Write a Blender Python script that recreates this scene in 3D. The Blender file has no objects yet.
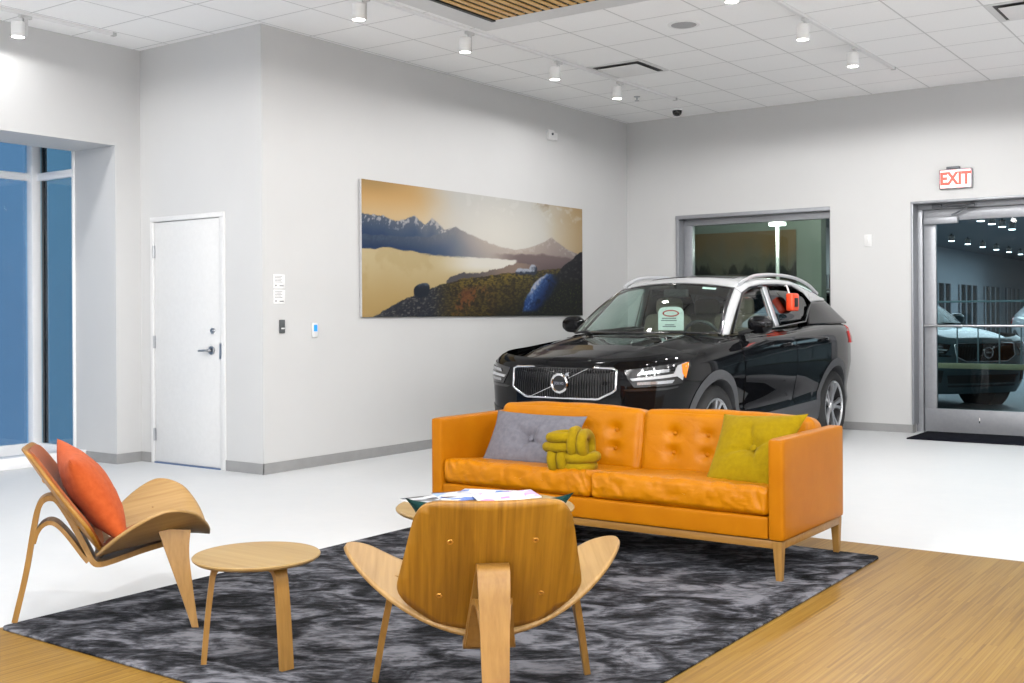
import bpy, bmesh, math, random
import numpy as np
from mathutils import Vector, Matrix, noise
from mathutils.geometry import delaunay_2d_cdt
random.seed(7)
SC = bpy.context.scene
COL = SC.collection
PI = math.pi
R = math.radians

# ------------------------------------------------------------------ helpers
TONE = .86
def lin(r, g, b):
    f = lambda c: (c/255/12.92) if c/255 <= .04045 else ((c/255+.055)/1.055)**2.4
    return (f(r), f(g), f(b), 1)

class NT:
    def __init__(s, name):
        s.m = bpy.data.materials.new(name); s.m.use_nodes = True
        s.k = TONE if any(w in name for w in ('leather', 'fabric', 'oak', 'velvet', 'knit', 'bamboo', 'print')) else 1
        s.t = s.m.node_tree; s.t.nodes.clear()
        s.out = s.n('ShaderNodeOutputMaterial')
    def n(s, typ, **kw):
        nd = s.t.nodes.new(typ)
        for k, v in kw.items(): setattr(nd, k, v)
        return nd
    def l(s, a, b): s.t.links.new(a, b)
    def val(s, sock, v):
        if isinstance(v, bpy.types.NodeSocket): s.l(v, sock)
        else: sock.default_value = v
    def math(s, op, a, b=0.0, c=None):
        nd = s.n('ShaderNodeMath', operation=op)
        s.val(nd.inputs[0], a); s.val(nd.inputs[1], b)
        if c is not None: s.val(nd.inputs[2], c)
        return nd.outputs[0]
    def coord(s, which='Object', scale=(1, 1, 1), rot=(0, 0, 0), kind='POINT'):
        tc = s.n('ShaderNodeTexCoord'); mp = s.n('ShaderNodeMapping', vector_type=kind)
        mp.inputs['Scale'].default_value = scale; mp.inputs['Rotation'].default_value = rot
        s.l(tc.outputs[which], mp.inputs['Vector']); return mp.outputs[0]
    def noise(s, vec, scale, detail=4, rough=.55, dist=0):
        nd = s.n('ShaderNodeTexNoise'); s.l(vec, nd.inputs['Vector'])
        nd.inputs['Scale'].default_value = scale; nd.inputs['Detail'].default_value = detail
        nd.inputs['Roughness'].default_value = rough; nd.inputs['Distortion'].default_value = dist
        return nd.outputs['Fac']
    def ramp(s, fac, stops):
        nd = s.n('ShaderNodeValToRGB'); s.l(fac, nd.inputs[0])
        e = nd.color_ramp.elements
        while len(e) > 1: e.remove(e[-1])
        e[0].position, e[0].color = stops[0]
        for p, c in stops[1:]:
            x = e.new(p); x.color = c
        return nd.outputs[0]
    def mix(s, fac, a, b):
        nd = s.n('ShaderNodeMix', data_type='RGBA')
        s.val(nd.inputs[0], fac); s.val(nd.inputs[6], a); s.val(nd.inputs[7], b)
        return nd.outputs[2]
    def bsdf(s, color, rough=.5, metal=0, coat=0, emit=None, estr=0, spec=.5, height=None, bump=.2, dist=.01, sheen=0):
        b = s.n('ShaderNodeBsdfPrincipled')
        if s.k != 1 and isinstance(color, bpy.types.NodeSocket):
            vm = s.n('ShaderNodeVectorMath', operation='SCALE'); s.l(color, vm.inputs[0]); vm.inputs['Scale'].default_value = s.k; color = vm.outputs[0]
        s.val(b.inputs['Base Color'], color); s.val(b.inputs['Roughness'], rough); s.val(b.inputs['Metallic'], metal)
        b.inputs['Coat Weight'].default_value = coat; b.inputs['Coat Roughness'].default_value = .03
        b.inputs['Specular IOR Level'].default_value = spec
        b.inputs['Sheen Weight'].default_value = sheen
        if emit is not None:
            s.val(b.inputs['Emission Color'], emit); b.inputs['Emission Strength'].default_value = estr
        if height is not None:
            bp = s.n('ShaderNodeBump'); bp.inputs['Strength'].default_value = bump; bp.inputs['Distance'].default_value = dist
            s.l(height, bp.inputs['Height']); s.l(bp.outputs[0], b.inputs['Normal'])
        s.l(b.outputs[0], s.out.inputs[0]); return s.m

def plain(name, c, rough=.5, metal=0, coat=0, var=.06, nscale=30, bump=0., spec=.5, sheen=0, bscale=None):
    t = NT(name); v = t.coord()
    f = t.noise(v, nscale, 3)
    d = lambda k: tuple(min(1, max(0, x*k)) for x in c[:3])+(1,)
    col = t.ramp(f, [(.3, d(1-var)), (.7, d(1+var))])
    h = t.noise(v, bscale or nscale*6, 3) if bump else None
    return t.bsdf(col, rough, metal, coat, spec=spec, height=h, bump=bump, dist=.004, sheen=sheen)

def glow(name, c, strength):
    t = NT(name); f = t.noise(t.coord(), 20)
    col = t.ramp(f, [(.3, tuple(x*.95 for x in c[:3])+(1,)), (.7, c)])
    return t.bsdf(col, .5, emit=col, estr=strength)

def glass(name, tint, refl=1.0, ior=1.5):
    t = NT(name)
    f = t.noise(t.coord(), 3)
    tc = t.ramp(f, [(.3, tuple(x*.97 for x in tint[:3])+(1,)), (.7, tint)])
    tr = t.n('ShaderNodeBsdfTransparent'); t.l(tc, tr.inputs[0])
    gl = t.n('ShaderNodeBsdfGlossy'); gl.inputs['Roughness'].default_value = .01
    gl.inputs['Color'].default_value = (refl, refl, refl, 1)
    fr = t.n('ShaderNodeFresnel'); fr.inputs['IOR'].default_value = ior
    ge = t.n('ShaderNodeNewGeometry'); fac = t.math('MULTIPLY', fr.outputs[0], t.math('SUBTRACT', 1.0, ge.outputs['Backfacing']))
    mx = t.n('ShaderNodeMixShader'); t.l(fac, mx.inputs[0]); t.l(tr.outputs[0], mx.inputs[1]); t.l(gl.outputs[0], mx.inputs[2])
    t.l(mx.outputs[0], t.out.inputs[0]); return t.m

def wood(name, c1, c2, axis=2, scale=1., rough=.45, contrast=1.0, coat=0.):
    t = NT(name)
    ax = axis if hasattr(axis, '__len__') else (axis,)
    sc = [55*scale]*3
    for a in ax: sc[a] = 2.2*scale
    v = t.coord(scale=tuple(sc))
    f1 = t.noise(v, 1.0, 5, .6, .3)
    sc2 = [9*scale]*3
    for a in ax: sc2[a] = .9*scale
    f2 = t.noise(t.coord(scale=tuple(sc2)), 1.0, 3, .5, .8)
    f = t.math('ADD', t.math('MULTIPLY', f1, .6), t.math('MULTIPLY', f2, .4))
    col = t.ramp(f, [(.5-.17/contrast, c1), (.5+.13/contrast, c2)])
    return t.bsdf(col, rough, coat=coat, height=f1, bump=.06, dist=.002)

class MB:
    def __init__(s): s.b = bmesh.new()
    def add(s, vs, fs):
        bv = [s.b.verts.new(v) for v in vs]
        for f in fs:
            try: s.b.faces.new([bv[i] for i in f])
            except ValueError: pass
        return bv
    def box(s, c, d, bev=0., seg=2, rot=None):
        r = bmesh.ops.create_cube(s.b, size=1); vs = r['verts']
        m = Matrix.Translation(c) @ (rot.to_4x4() if rot else Matrix()) @ Matrix.Diagonal((d[0], d[1], d[2], 1))
        bmesh.ops.transform(s.b, matrix=m, verts=vs)
        if bev > 0:
            es = list({e for v in vs for e in v.link_edges})
            bmesh.ops.bevel(s.b, geom=es, offset=bev, segments=seg, profile=.5, affect='EDGES')
        return s
    def rng(s, x0, x1, y0, y1, z0, z1, bev=0., seg=2):
        return s.box(((x0+x1)/2, (y0+y1)/2, (z0+z1)/2), (abs(x1-x0), abs(y1-y0), abs(z1-z0)), bev, seg)
    def grid(s, fn, nu, nv, closeu=False, skip=None):
        vs = [[s.b.verts.new(fn(i/nu, j/nv)) for j in range(nv+1)] for i in range(nu if closeu else nu+1)]
        n = len(vs)
        for i in range(nu):
            a = vs[i]; b = vs[(i+1) % n]
            for j in range(nv):
                q = (a[j], b[j], b[j+1], a[j+1])
                if skip:
                    c = sum((x.co for x in q), Vector())/4
                    if skip(c): continue
                try: s.b.faces.new(q)
                except ValueError: pass
        return s
    def lathe(s, prof, n=32, mat=None):
        m = mat or Matrix()
        rings = []
        for r, z in prof:
            if r < 1e-6: rings.append([s.b.verts.new(m @ Vector((0, 0, z)))])
            else: rings.append([s.b.verts.new(m @ Vector((r*math.cos(2*PI*k/n), r*math.sin(2*PI*k/n), z))) for k in range(n)])
        for a, b in zip(rings, rings[1:]):
            for k in range(n):
                k2 = (k+1) % n
                if len(a) == 1 and len(b) == 1: continue
                if len(a) == 1: f = (a[0], b[k2], b[k])
                elif len(b) == 1: f = (a[k], a[k2], b[0])
                else: f = (a[k], a[k2], b[k2], b[k])
                try: s.b.faces.new(f)
                except ValueError: pass
        return s
    def cyl(s, p0, p1, r0, r1=None, n=16, cap=True):
        r1 = r0 if r1 is None else r1
        p0, p1 = Vector(p0), Vector(p1); d = p1-p0
        m = Matrix.Translation(p0) @ d.to_track_quat('Z', 'Y').to_matrix().to_4x4()
        L = d.length
        return s.lathe(([(0, 0)] if cap else [])+[(r0, 0), (r1, L)]+([(0, L)] if cap else []), n, m)
    def tube(s, pts, r, n=10, closed=False, cap=True):
        pts = [Vector(p) for p in pts]; N = len(pts)
        rr = r if hasattr(r, '__len__') else [r]*N
        rings = []; up = None
        for i, p in enumerate(pts):
            if closed: t = pts[(i+1) % N]-pts[i-1]
            else: t = pts[min(i+1, N-1)]-pts[max(i-1, 0)]
            t.normalize()
            if up is None:
                up = t.orthogonal()
            up = (up-t*up.dot(t)).normalized(); w = t.cross(up)
            rings.append([s.b.verts.new(p+(up*math.cos(2*PI*k/n)+w*math.sin(2*PI*k/n))*rr[i]) for k in range(n)])
        for i in range(N if closed else N-1):
            a, b = rings[i], rings[(i+1) % N]
            for k in range(n):
                try: s.b.faces.new((a[k], a[(k+1) % n], b[(k+1) % n], b[k]))
                except ValueError: pass
        if cap and not closed:
            s.b.faces.new(rings[0][::-1]); s.b.faces.new(rings[-1])
        return s
    def strip(s, path, side, w, th):
        """rectangular strip swept along 3-D path; side = direction of its width; w list of widths"""
        path = [Vector(p) for p in path]; side = Vector(side).normalized(); N = len(path)
        ww = w if hasattr(w, '__len__') else [w]*N
        tt = th if hasattr(th, '__len__') else [th]*N
        rings = []
        for i, p in enumerate(path):
            t = (path[min(i+1, N-1)]-path[max(i-1, 0)]).normalized(); n = t.cross(side).normalized()
            rings.append([s.b.verts.new(p+side*a*ww[i]/2+n*b*tt[i]/2) for a, b in ((-1, -1), (1, -1), (1, 1), (-1, 1))])
        for a, b in zip(rings, rings[1:]):
            for k in range(4): s.b.faces.new((a[k], a[(k+1) % 4], b[(k+1) % 4], b[k]))
        s.b.faces.new(rings[0][::-1]); s.b.faces.new(rings[-1]); return s
    def prism(s, poly, fn0, fn1):
        """poly = 2-D outline; fn0/fn1 map (u,v) to the two faces"""
        a = [s.b.verts.new(fn0(*p)) for p in poly]; b = [s.b.verts.new(fn1(*p)) for p in poly]
        s.b.faces.new(a); s.b.faces.new(b[::-1]); n = len(poly)
        for k in range(n): s.b.faces.new((a[k], b[k], b[(k+1) % n], a[(k+1) % n]))
        return s
    def patch(s, poly, fn, step=.05, th=0., fnb=None):
        """polygon in a 2-D domain, filled with a fine triangulation and mapped by fn(u,v,off)"""
        pts = []
        for i, p in enumerate(poly):
            q = poly[(i+1) % len(poly)]; L = math.hypot(q[0]-p[0], q[1]-p[1]); k = max(1, int(L/step+.5))
            for j in range(k): pts.append((p[0]+(q[0]-p[0])*j/k, p[1]+(q[1]-p[1])*j/k))
        nb = len(pts); inner = []
        xs = [p[0] for p in pts]; ys = [p[1] for p in pts]
        def inside(x, y):
            c = False
            for i in range(nb):
                (x1, y1), (x2, y2) = pts[i], pts[i-1]
                if (y1 > y) != (y2 > y) and x < (x2-x1)*(y-y1)/(y2-y1)+x1: c = not c
            return c
        def far(x, y): return all((x-p[0])**2+(y-p[1])**2 > (step*.45)**2 for p in pts)
        x = min(xs)+step*.5
        while x < max(xs):
            y = min(ys)+step*.5
            while y < max(ys):
                if inside(x, y) and far(x, y): inner.append((x, y))
                y += step
            x += step
        V = [Vector(p) for p in pts+inner]
        r = delaunay_2d_cdt(V, [(i, (i+1) % nb) for i in range(nb)], [list(range(nb))], 1, 1e-6)
        ov, of = r[0], r[2]
        top = [s.b.verts.new(fn(v.x, v.y, th)) for v in ov]
        for f in of:
            try: s.b.faces.new([top[i] for i in f])
            except ValueError: pass
        if th:
            orig = {}
            for i, o in enumerate(r[3]):
                for k in o: orig[k] = i
            ring = [orig.get(i) for i in range(nb)]
            if None not in ring:
                low = [s.b.verts.new(fn(ov[i].x, ov[i].y, -.004)) for i in ring]
                for k in range(nb):
                    try: s.b.faces.new((top[ring[k]], low[k], low[(k+1) % nb], top[ring[(k+1) % nb]]))
                    except ValueError: pass
        return s
    def rbox(s, c, d, r, cuts=8, puff=0., fn=None, rot=None):
        """rounded box; r = corner radius, puff = outward bulge of the faces"""
        hx, hy, hz = d[0]/2, d[1]/2, d[2]/2; h = (hx, hy, hz)
        vmap = {}
        def P(u):
            key = tuple(round(x, 5) for x in u)
            if key in vmap: return vmap[key]
            p = Vector([u[i]*h[i] for i in range(3)])
            q = Vector([max(-h[i]+r, min(h[i]-r, p[i])) for i in range(3)])
            e = p-q
            if e.length > 1e-9: p = q+e.normalized()*r
            if puff:
                for i in range(3):
                    if abs(u[i]) > .999:
                        o = [k for k in range(3) if k != i]
                        p[i] += math.copysign(puff*(1-u[o[0]]**2)*(1-u[o[1]]**2), u[i])
            if fn: p = Vector(fn(p, u))
            if rot: p = rot @ p
            vmap[key] = s.b.verts.new(p+Vector(c)); return vmap[key]
        ks = [math.sin(PI/2*(2*k/cuts-1)) for k in range(cuts+1)]
        for ax in range(3):
            o = [k for k in range(3) if k != ax]
            for sg in (-1, 1):
                for i in range(cuts):
                    for j in range(cuts):
                        q = []
                        for a, b in ((i, j), (i+1, j), (i+1, j+1), (i, j+1)):
                            u = [0, 0, 0]; u[ax] = sg; u[o[0]] = ks[a]; u[o[1]] = ks[b]; q.append(P(u))
                        try: s.b.faces.new(q)
                        except ValueError: pass
        return s
    def build(s, name, m, parent=None, smooth=True, angle=40, solid=0., bevel=0.):
        bmesh.ops.remove_doubles(s.b, verts=s.b.verts, dist=1e-6)
        bmesh.ops.recalc_face_normals(s.b, faces=s.b.faces)
        me = bpy.data.meshes.new(name); s.b.to_mesh(me); s.b.free()
        for x in (m if isinstance(m, (list, tuple)) else [m]): me.materials.append(x)
        if smooth:
            me.polygons.foreach_set('use_smooth', [True]*len(me.polygons))
            me.set_sharp_from_angle(angle=R(angle))
        o = bpy.data.objects.new(name, me); COL.objects.link(o)
        if parent: o.parent = parent
        if solid:
            md = o.modifiers.new('thick', 'SOLIDIFY'); md.thickness = solid; md.offset = -1
        if bevel:
            md = o.modifiers.new('bevel', 'BEVEL'); md.width = bevel; md.segments = 2; md.limit_method = 'ANGLE'
        return o

def tag(o, label, cat, group=None, kind=None):
    o['label'] = label; o['category'] = cat
    if group: o['group'] = group
    if kind: o['kind'] = kind
    return o
def thing(name, loc, label, cat, rz=0, group=None):
    o = bpy.data.objects.new(name, None); COL.objects.link(o); o.empty_display_size = .1
    o.location = loc; o.rotation_euler = (0, 0, rz); return tag(o, label, cat, group)
def structure(name, mb, m, parent=None, **kw):
    o = mb.build(name, m, parent, **kw)
    if not parent: o['kind'] = 'structure'
    return o
def dup(o, loc=None, rz=None, label=None, group=None, parent=None, swap=None):
    c = o.copy(); COL.objects.link(c)
    if parent: c.parent = parent
    if loc is not None: c.location = loc
    if rz is not None: c.rotation_euler = (0, 0, rz)
    if label: c['label'] = label
    if group: c['group'] = group
    if swap and c.type == 'MESH':
        for sl in c.material_slots:
            mm = sl.material
            if mm in swap:
                sl.link = 'OBJECT'; sl.material = swap[mm]
    for ch in list(o.children): dup(ch, parent=c, swap=swap)
    return c
def crspline(pts, n=8):
    pts = [Vector(p) for p in pts]; out = []
    for i in range(len(pts)-1):
        p1, p2 = pts[i], pts[i+1]; p0 = pts[i-1] if i else p1*2-p2; p3 = pts[i+2] if i+2 < len(pts) else p2*2-p1
        for k in range(n):
            f = k/n; out.append(.5*((2*p1)+(p2-p0)*f+(2*p0-5*p1+4*p2-p3)*f*f+(3*p1-p0-3*p2+p3)*f**3))
    return out+[pts[-1]]
def fbm(x, y, z=0., o=4): return noise.fractal((x, y, z), 1.0, 2.0, o)
def txt(name, s, size, m, mat, parent=None, extrude=.001, bold=0.):
    cu = bpy.data.curves.new(name, 'FONT'); cu.body = s; cu.size = size; cu.extrude = extrude; cu.offset = bold
    cu.align_x = 'CENTER'; cu.align_y = 'CENTER'
    o = bpy.data.objects.new(name, cu); COL.objects.link(o)
    dg = bpy.context.evaluated_depsgraph_get(); dg.update()
    me = bpy.data.meshes.new_from_object(o.evaluated_get(dg)); bpy.data.objects.remove(o)
    me.materials.append(mat); me.transform(m)
    q = bpy.data.objects.new(name, me); COL.objects.link(q)
    if parent: q.parent = parent
    return q

# ------------------------------------------------------------------ materials
def wall_mat(name, c):
    t = NT(name); v = t.coord()
    col = t.ramp(t.noise(v, 1.5, 3), [(.3, tuple(x*.97 for x in c[:3])+(1,)), (.7, c)])
    return t.bsdf(col, .6, height=t.noise(v, 220, 2), bump=.03, dist=.002)
EXPO = 1.45
M = {}
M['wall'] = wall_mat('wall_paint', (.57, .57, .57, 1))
M['white'] = plain('white_paint', (.68, .68, .68, 1), .4, var=.02)
M['pale_hall'] = wall_mat('pale_bounce_wall', (.74, .74, .74, 1))  # unseen walls kept pale to bounce light into the room
M['frame_white'] = plain('white_window_frame', (.88, .88, .89, 1), .4, var=.01)
M['base'] = plain('grey_vinyl_base', lin(146, 146, 146), .5, var=.05, nscale=9)
M['alu'] = plain('grey_aluminium', lin(150, 152, 157), .4, .35, var=.04)
M['alu_d'] = plain('dark_aluminium', lin(98, 101, 106), .45, .3, var=.05)
M['chrome'] = plain('chrome', (.8, .8, .82, 1), .12, 1, var=.02)
M['steel'] = plain('brushed_steel', (.45, .46, .48, 1), .3, 1, var=.08)
M['black'] = plain('black_plastic', (.012, .012, .013, 1), .5, var=.1)
M['blackgloss'] = plain('black_gloss', (.006, .006, .007, 1), .12, var=.1, coat=.5)
M['paint'] = plain('black_car_paint', (.004, .0042, .005, 1), .04, var=.1, nscale=300, spec=.22)
M['carwhite'] = plain('white_roof_paint', (.50, .51, .52, 1), .25, coat=.8, var=.01)
M['silver'] = plain('silver_and_reflection', (.62, .63, .66, 1), .3, .6, var=.03)
M['cladding'] = plain('grey_cladding', lin(70, 71, 74), .55, var=.08, bump=.05)
M['tyre'] = plain('tyre_rubber', (.013, .013, .014, 1), .7, var=.15, bump=.1)
M['rim'] = plain('alloy', (.55, .56, .58, 1), .28, .9, var=.04)
M['lampwhite'] = plain('white_lamp_body', (.82, .82, .82, 1), .4, var=.01)
M['lens'] = glow('lamp_lens', (1, .98, .95, 1), 9.)

def ceil_mat():
    t = NT('ceiling_tile'); g = t.n('ShaderNodeTexCoord'); s = t.n('ShaderNodeSeparateXYZ'); t.l(g.outputs['Object'], s.inputs[0])
    def lines(o, off, pitch, w):
        f = t.math('FRACT', t.math('DIVIDE', t.math('ADD', o, off), pitch))
        d = t.math('ABSOLUTE', t.math('SUBTRACT', f, .5))
        return t.math('GREATER_THAN', d, .5-w/pitch)
    lx = lines(s.outputs[0], 5.667+60.35, .6035, .007); ly = lines(s.outputs[1], -6.15+60.7, .607, .007)
    ln = t.math('MAXIMUM', lx, ly)
    f = t.noise(g.outputs['Object'], 160, 2)
    tile = t.ramp(f, [(.3, (.92, .92, .92, 1)), (.7, (.96, .96, .96, 1))])
    col = t.mix(ln, tile, (.64, .64, .64, 1))
    return t.bsdf(col, .8, height=f, bump=.05, dist=.002)
M['ceil'] = ceil_mat()

def floor_mat():
    t = NT('white_tile'); v = t.coord(); s = t.n('ShaderNodeSeparateXYZ'); t.l(v, s.inputs[0])
    def lines(o, off, pitch, w):
        f = t.math('FRACT', t.math('DIVIDE', t.math('ADD', o, off), pitch))
        d = t.math('ABSOLUTE', t.math('SUBTRACT', f, .5))
        return t.math('GREATER_THAN', d, .5-w/pitch)
    ln = t.math('MAXIMUM', lines(s.outputs[0], 60.2, 1.2, .002), lines(s.outputs[1], 60.1, .6, .002))
    f = t.math('ADD', t.math('MULTIPLY', t.noise(v, 1.3, 5, .6), .6), t.math('MULTIPLY', t.noise(v, 9, 4, .6), .4))
    tile = t.ramp(f, [(.2, (.63, .65, .67, 1)), (.8, (.69, .70, .71, 1))])
    col = t.mix(ln, tile, (.64, .66, .68, 1))
    return t.bsdf(col, .42, spec=.12)
M['tile'] = floor_mat()

def bamboo():
    t = NT('bamboo_floor'); v = t.coord()
    br = t.n('ShaderNodeTexBrick'); mp = t.n('ShaderNodeMapping'); t.l(v, mp.inputs[0]); mp.inputs['Rotation'].default_value = (0, 0, PI/2)
    t.l(mp.outputs[0], br.inputs['Vector'])
    br.offset = .37; br.offset_frequency = 2
    br.inputs['Scale'].default_value = 1.; br.inputs['Brick Width'].default_value = .62; br.inputs['Row Height'].default_value = .0105
    br.inputs['Mortar Size'].default_value = .0006; br.inputs['Bias'].default_value = 0
    br.inputs['Color1'].default_value = (0, 0, 0, 1); br.inputs['Color2'].default_value = (1, 1, 1, 1); br.inputs['Mortar'].default_value = (.0, .0, .0, 1)
    n1 = t.noise(t.coord(scale=(90, 1.4, 1)), 1, 3)
    n2 = t.noise(v, .9, 3)
    f = t.math('ADD', t.math('ADD', t.math('MULTIPLY', br.outputs['Color'], .20), t.math('MULTIPLY', n1, .56)), t.math('MULTIPLY', n2, .24))
    col = t.ramp(f, [(.22, lin(108, 74, 22)), (.5, lin(150, 114, 48)), (.78, lin(170, 136, 66))])
    return t.bsdf(col, .4, spec=.22, height=br.outputs['Color'], bump=.02, dist=.001)
M['bamboo'] = bamboo()

def rug_mat():
    t = NT('charcoal_rug'); v = t.coord(scale=(1, 1, 1))
    a = t.noise(t.coord(scale=(1/1.25, 1/2.0, 1), rot=(0, 0, R(33)), kind='TEXTURE'), 2.6, 6, .62, 1.2)
    b = t.noise(t.coord(scale=(1/9., 1/20., 1), rot=(0, 0, R(36)), kind='TEXTURE'), 2.0, 4, .6, .3)
    f = t.math('ADD', t.math('MULTIPLY', a, .72), t.math('MULTIPLY', b, .28))
    col = t.ramp(f, [(.37, lin(10, 10, 12)), (.455, lin(36, 37, 41)), (.515, lin(72, 73, 79)), (.60, lin(122, 123, 130))])
    return t.bsdf(col, .9, height=t.noise(v, 380, 2), bump=.4, dist=.004, spec=.1)
M['rug'] = rug_mat()

def leather(name, c1, c2):
    t = NT(name); v = t.coord()
    f = t.noise(v, 5, 4)
    col = t.ramp(f, [(.3, c1), (.7, c2)])
    h = t.math('ADD', t.noise(v, 14, 3, .5, 1.2), t.math('MULTIPLY', t.noise(v, 260, 2), .12))
    return t.bsdf(col, .38, height=h, bump=.28, dist=.012, spec=.2)
M['leather'] = leather('orange_leather', lin(184, 112, 0), lin(198, 124, 2))
def leather_flat(name, c1, c2):
    t = NT(name); v = t.coord()
    col = t.ramp(t.noise(v, 5, 4), [(.3, c1), (.7, c2)])
    return t.bsdf(col, .42, height=t.noise(v, 260, 2), bump=.05, dist=.003, spec=.1)
M['leather_flat'] = leather_flat('orange_leather_smooth', lin(178, 106, 8), lin(188, 116, 12))
M['leather_brown'] = leather_flat('brown_leather', lin(150, 82, 48), lin(164, 94, 58))
M['oak'] = wood('oak_veneer', lin(122, 80, 10), lin(168, 118, 30), (1, 2), contrast=1.15)
M['oak_seat'] = wood('oak_veneer_pale', lin(150, 114, 64), lin(182, 146, 92), (1, 2))
M['oak_top'] = wood('oak_table_top', lin(148, 118, 70), lin(170, 142, 92), 0, .6)
M['oak_leg'] = wood('oak_leg', lin(138, 98, 40), lin(164, 122, 60), 2)
M['rail'] = wood('sofa_oak', lin(140, 96, 36), lin(164, 120, 54), 0)
M['screw'] = plain('brass_screw', lin(196, 140, 60), .3, .6)
def fabric(name, c1, c2, sc=420, rough=.9, sheen=.04):
    t = NT(name); v = t.coord()
    f = t.noise(v, 40, 4)
    col = t.ramp(f, [(.3, c1), (.7, c2)])
    return t.bsdf(col, rough, height=t.noise(v, sc, 2), bump=.3, dist=.002, sheen=sheen, spec=.15)
M['grey_fab'] = fabric('grey_fabric', lin(108, 107, 116), lin(122, 121, 130))
M['olive_fab'] = fabric('olive_yellow_fabric', lin(146, 120, 0), lin(158, 132, 2))
M['must_fab'] = fabric('mustard_knit', lin(146, 120, 2), lin(160, 132, 6), 600)
M['rust_fab'] = fabric('rust_velvet', lin(180, 78, 34), lin(196, 92, 44), 500, .85, .06)
M['green_fab'] = fabric('green_velvet', lin(8, 46, 45), lin(13, 58, 56), 500, .8, .05)
M['mat'] = plain('black_mat', lin(22, 23, 32), .9, var=.15, spec=.08, bump=.2)

# ------------------------------------------------------------------ camera
cam = bpy.data.cameras.new('camera'); co = bpy.data.objects.new('camera', cam); COL.objects.link(co)
cam.sensor_width = 36; cam.lens = 1119/1024*36; cam.shift_y = -(341.5-314.7)/1024; cam.clip_start = .05; cam.clip_end = 200
YAW = math.atan(797/1119); ROLL = math.atan(14/2369)
co.matrix_world = Matrix.Translation((0, 0, 1.286)) @ Matrix.Rotation(YAW, 4, 'Z') @ Matrix.Rotation(PI/2, 4, 'X') @ Matrix.Rotation(-ROLL, 4, 'Z')
SC.camera = co

# ------------------------------------------------------------------ room shell
H = 3.66
XP, YD, XL, YJ, YB = -6.909, 6.216, -8.49, 5.957, 12.186      # painting wall, door wall, left wall, jamb, back wall
XE, YS = 7.0, -7.5
structure('floor', MB().rng(-9.85, XE+.3, YS-.3, YB+.25, -.12, 0), M['tile'], smooth=False)
structure('wood_floor', MB().rng(-4.415, .6, 1.0, 6.195, 0, .004), M['bamboo'], smooth=False)
structure('ceiling', MB().rng(-9.3, XE+.3, YS-.3, YB+.25, H, H+.1), M['ceil'], smooth=False)
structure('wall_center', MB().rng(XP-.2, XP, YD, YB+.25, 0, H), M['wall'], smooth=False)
w = MB(); DX0, DX1, DZ = -8.345, -7.36, 2.16
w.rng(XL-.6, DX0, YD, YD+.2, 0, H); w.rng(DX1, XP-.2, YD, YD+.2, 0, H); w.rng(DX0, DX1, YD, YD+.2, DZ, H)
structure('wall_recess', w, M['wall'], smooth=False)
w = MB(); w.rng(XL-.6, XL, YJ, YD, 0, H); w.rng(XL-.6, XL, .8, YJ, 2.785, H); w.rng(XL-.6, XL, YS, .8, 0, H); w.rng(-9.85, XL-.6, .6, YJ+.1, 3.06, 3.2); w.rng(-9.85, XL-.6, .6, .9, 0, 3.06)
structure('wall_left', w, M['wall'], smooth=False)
WX0, WX1, WZ0, WZ1 = -6.225, -4.33, .95, 2.455               # back window
GX0, GX1, GZ = -3.45, -1.42, 2.46                             # glass door opening
w = MB(); T = .25
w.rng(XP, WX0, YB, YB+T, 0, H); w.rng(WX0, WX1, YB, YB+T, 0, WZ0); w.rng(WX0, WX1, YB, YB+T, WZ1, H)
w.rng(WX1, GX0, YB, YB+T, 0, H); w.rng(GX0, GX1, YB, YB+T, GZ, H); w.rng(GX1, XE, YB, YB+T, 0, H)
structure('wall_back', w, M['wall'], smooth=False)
structure('wall_right', MB().rng(XE, XE+.25, YS, YB+T, 0, H), M['pale_hall'], smooth=False)
structure('wall_front', MB().rng(-9.2, XE, YS-.25, YS, 0, H), M['pale_hall'], smooth=False)
# base boards
bh, bt = .088, .008
structure('baseboard_center', MB().rng(XP, XP+bt, YD-bt, YB, 0, bh), M['base'], smooth=False)
structure('baseboard_recess', MB().rng(XL, DX0, YD-bt, YD, 0, bh).rng(DX1, XP+bt, YD-bt, YD, 0, bh), M['base'], smooth=False)
structure('baseboard_left', MB().rng(XL, XL+bt, YJ-bt, YD-bt, 0, bh).rng(-8.93, XL, YJ-bt, YJ, 0, bh), M['base'], smooth=False)
structure('baseboard_back', MB().rng(XP+bt, GX0, YB-bt, YB, 0, bh).rng(GX0-.001, GX0+bt, YB-bt, YB+.11, 0, bh).rng(GX1, XE, YB-bt, YB, 0, bh), M['base'], smooth=False)

# ------------------------------------------------------------------ left window (blue dusk behind tinted panes)
def window_glass(name, tint): return glass(name, tint, .9)
WXP, WT = -9.75, 3.06
f = MB(); f.rng(WXP-.04, WXP+.08, YJ-.065, YJ+.055, .0, WT, .008)                       # corner post
f.rng(-9.115, -9.092, YJ-.02, YJ+.06, 0, WT, .004)
for y in (4.3, 2.7, 1.0): f.rng(WXP-.05, WXP+.03, y-.05, y+.05, .002, WT, .006)
for z0, z1 in ((.002, .115), (2.56, 2.63), (WT-.07, WT+.002)):
    f.rng(WXP-.046, WXP+.034, .95, YJ-.066, z0, z1, .006); f.rng(WXP+.081, -9.11, YJ-.016, YJ+.05, z0, z1, .006)
win = structure('window_1', f, M['frame_white'], angle=30); win['label'] = 'white framed corner window at the left, blue dusk in its panes'
gb = window_glass('blue_pane', (.66, .82, .95, 1)); gd = window_glass('teal_pane', (.60, .78, .86, 1))
MB().rng(WXP-.01, WXP, .96, YJ-.05, .1, WT-.05).build('pane', gb, win, smooth=False)
MB().rng(WXP+.05, -9.10, YJ+.02, YJ+.03, .1, WT-.05).build('pane', gd, win, smooth=False)
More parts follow.
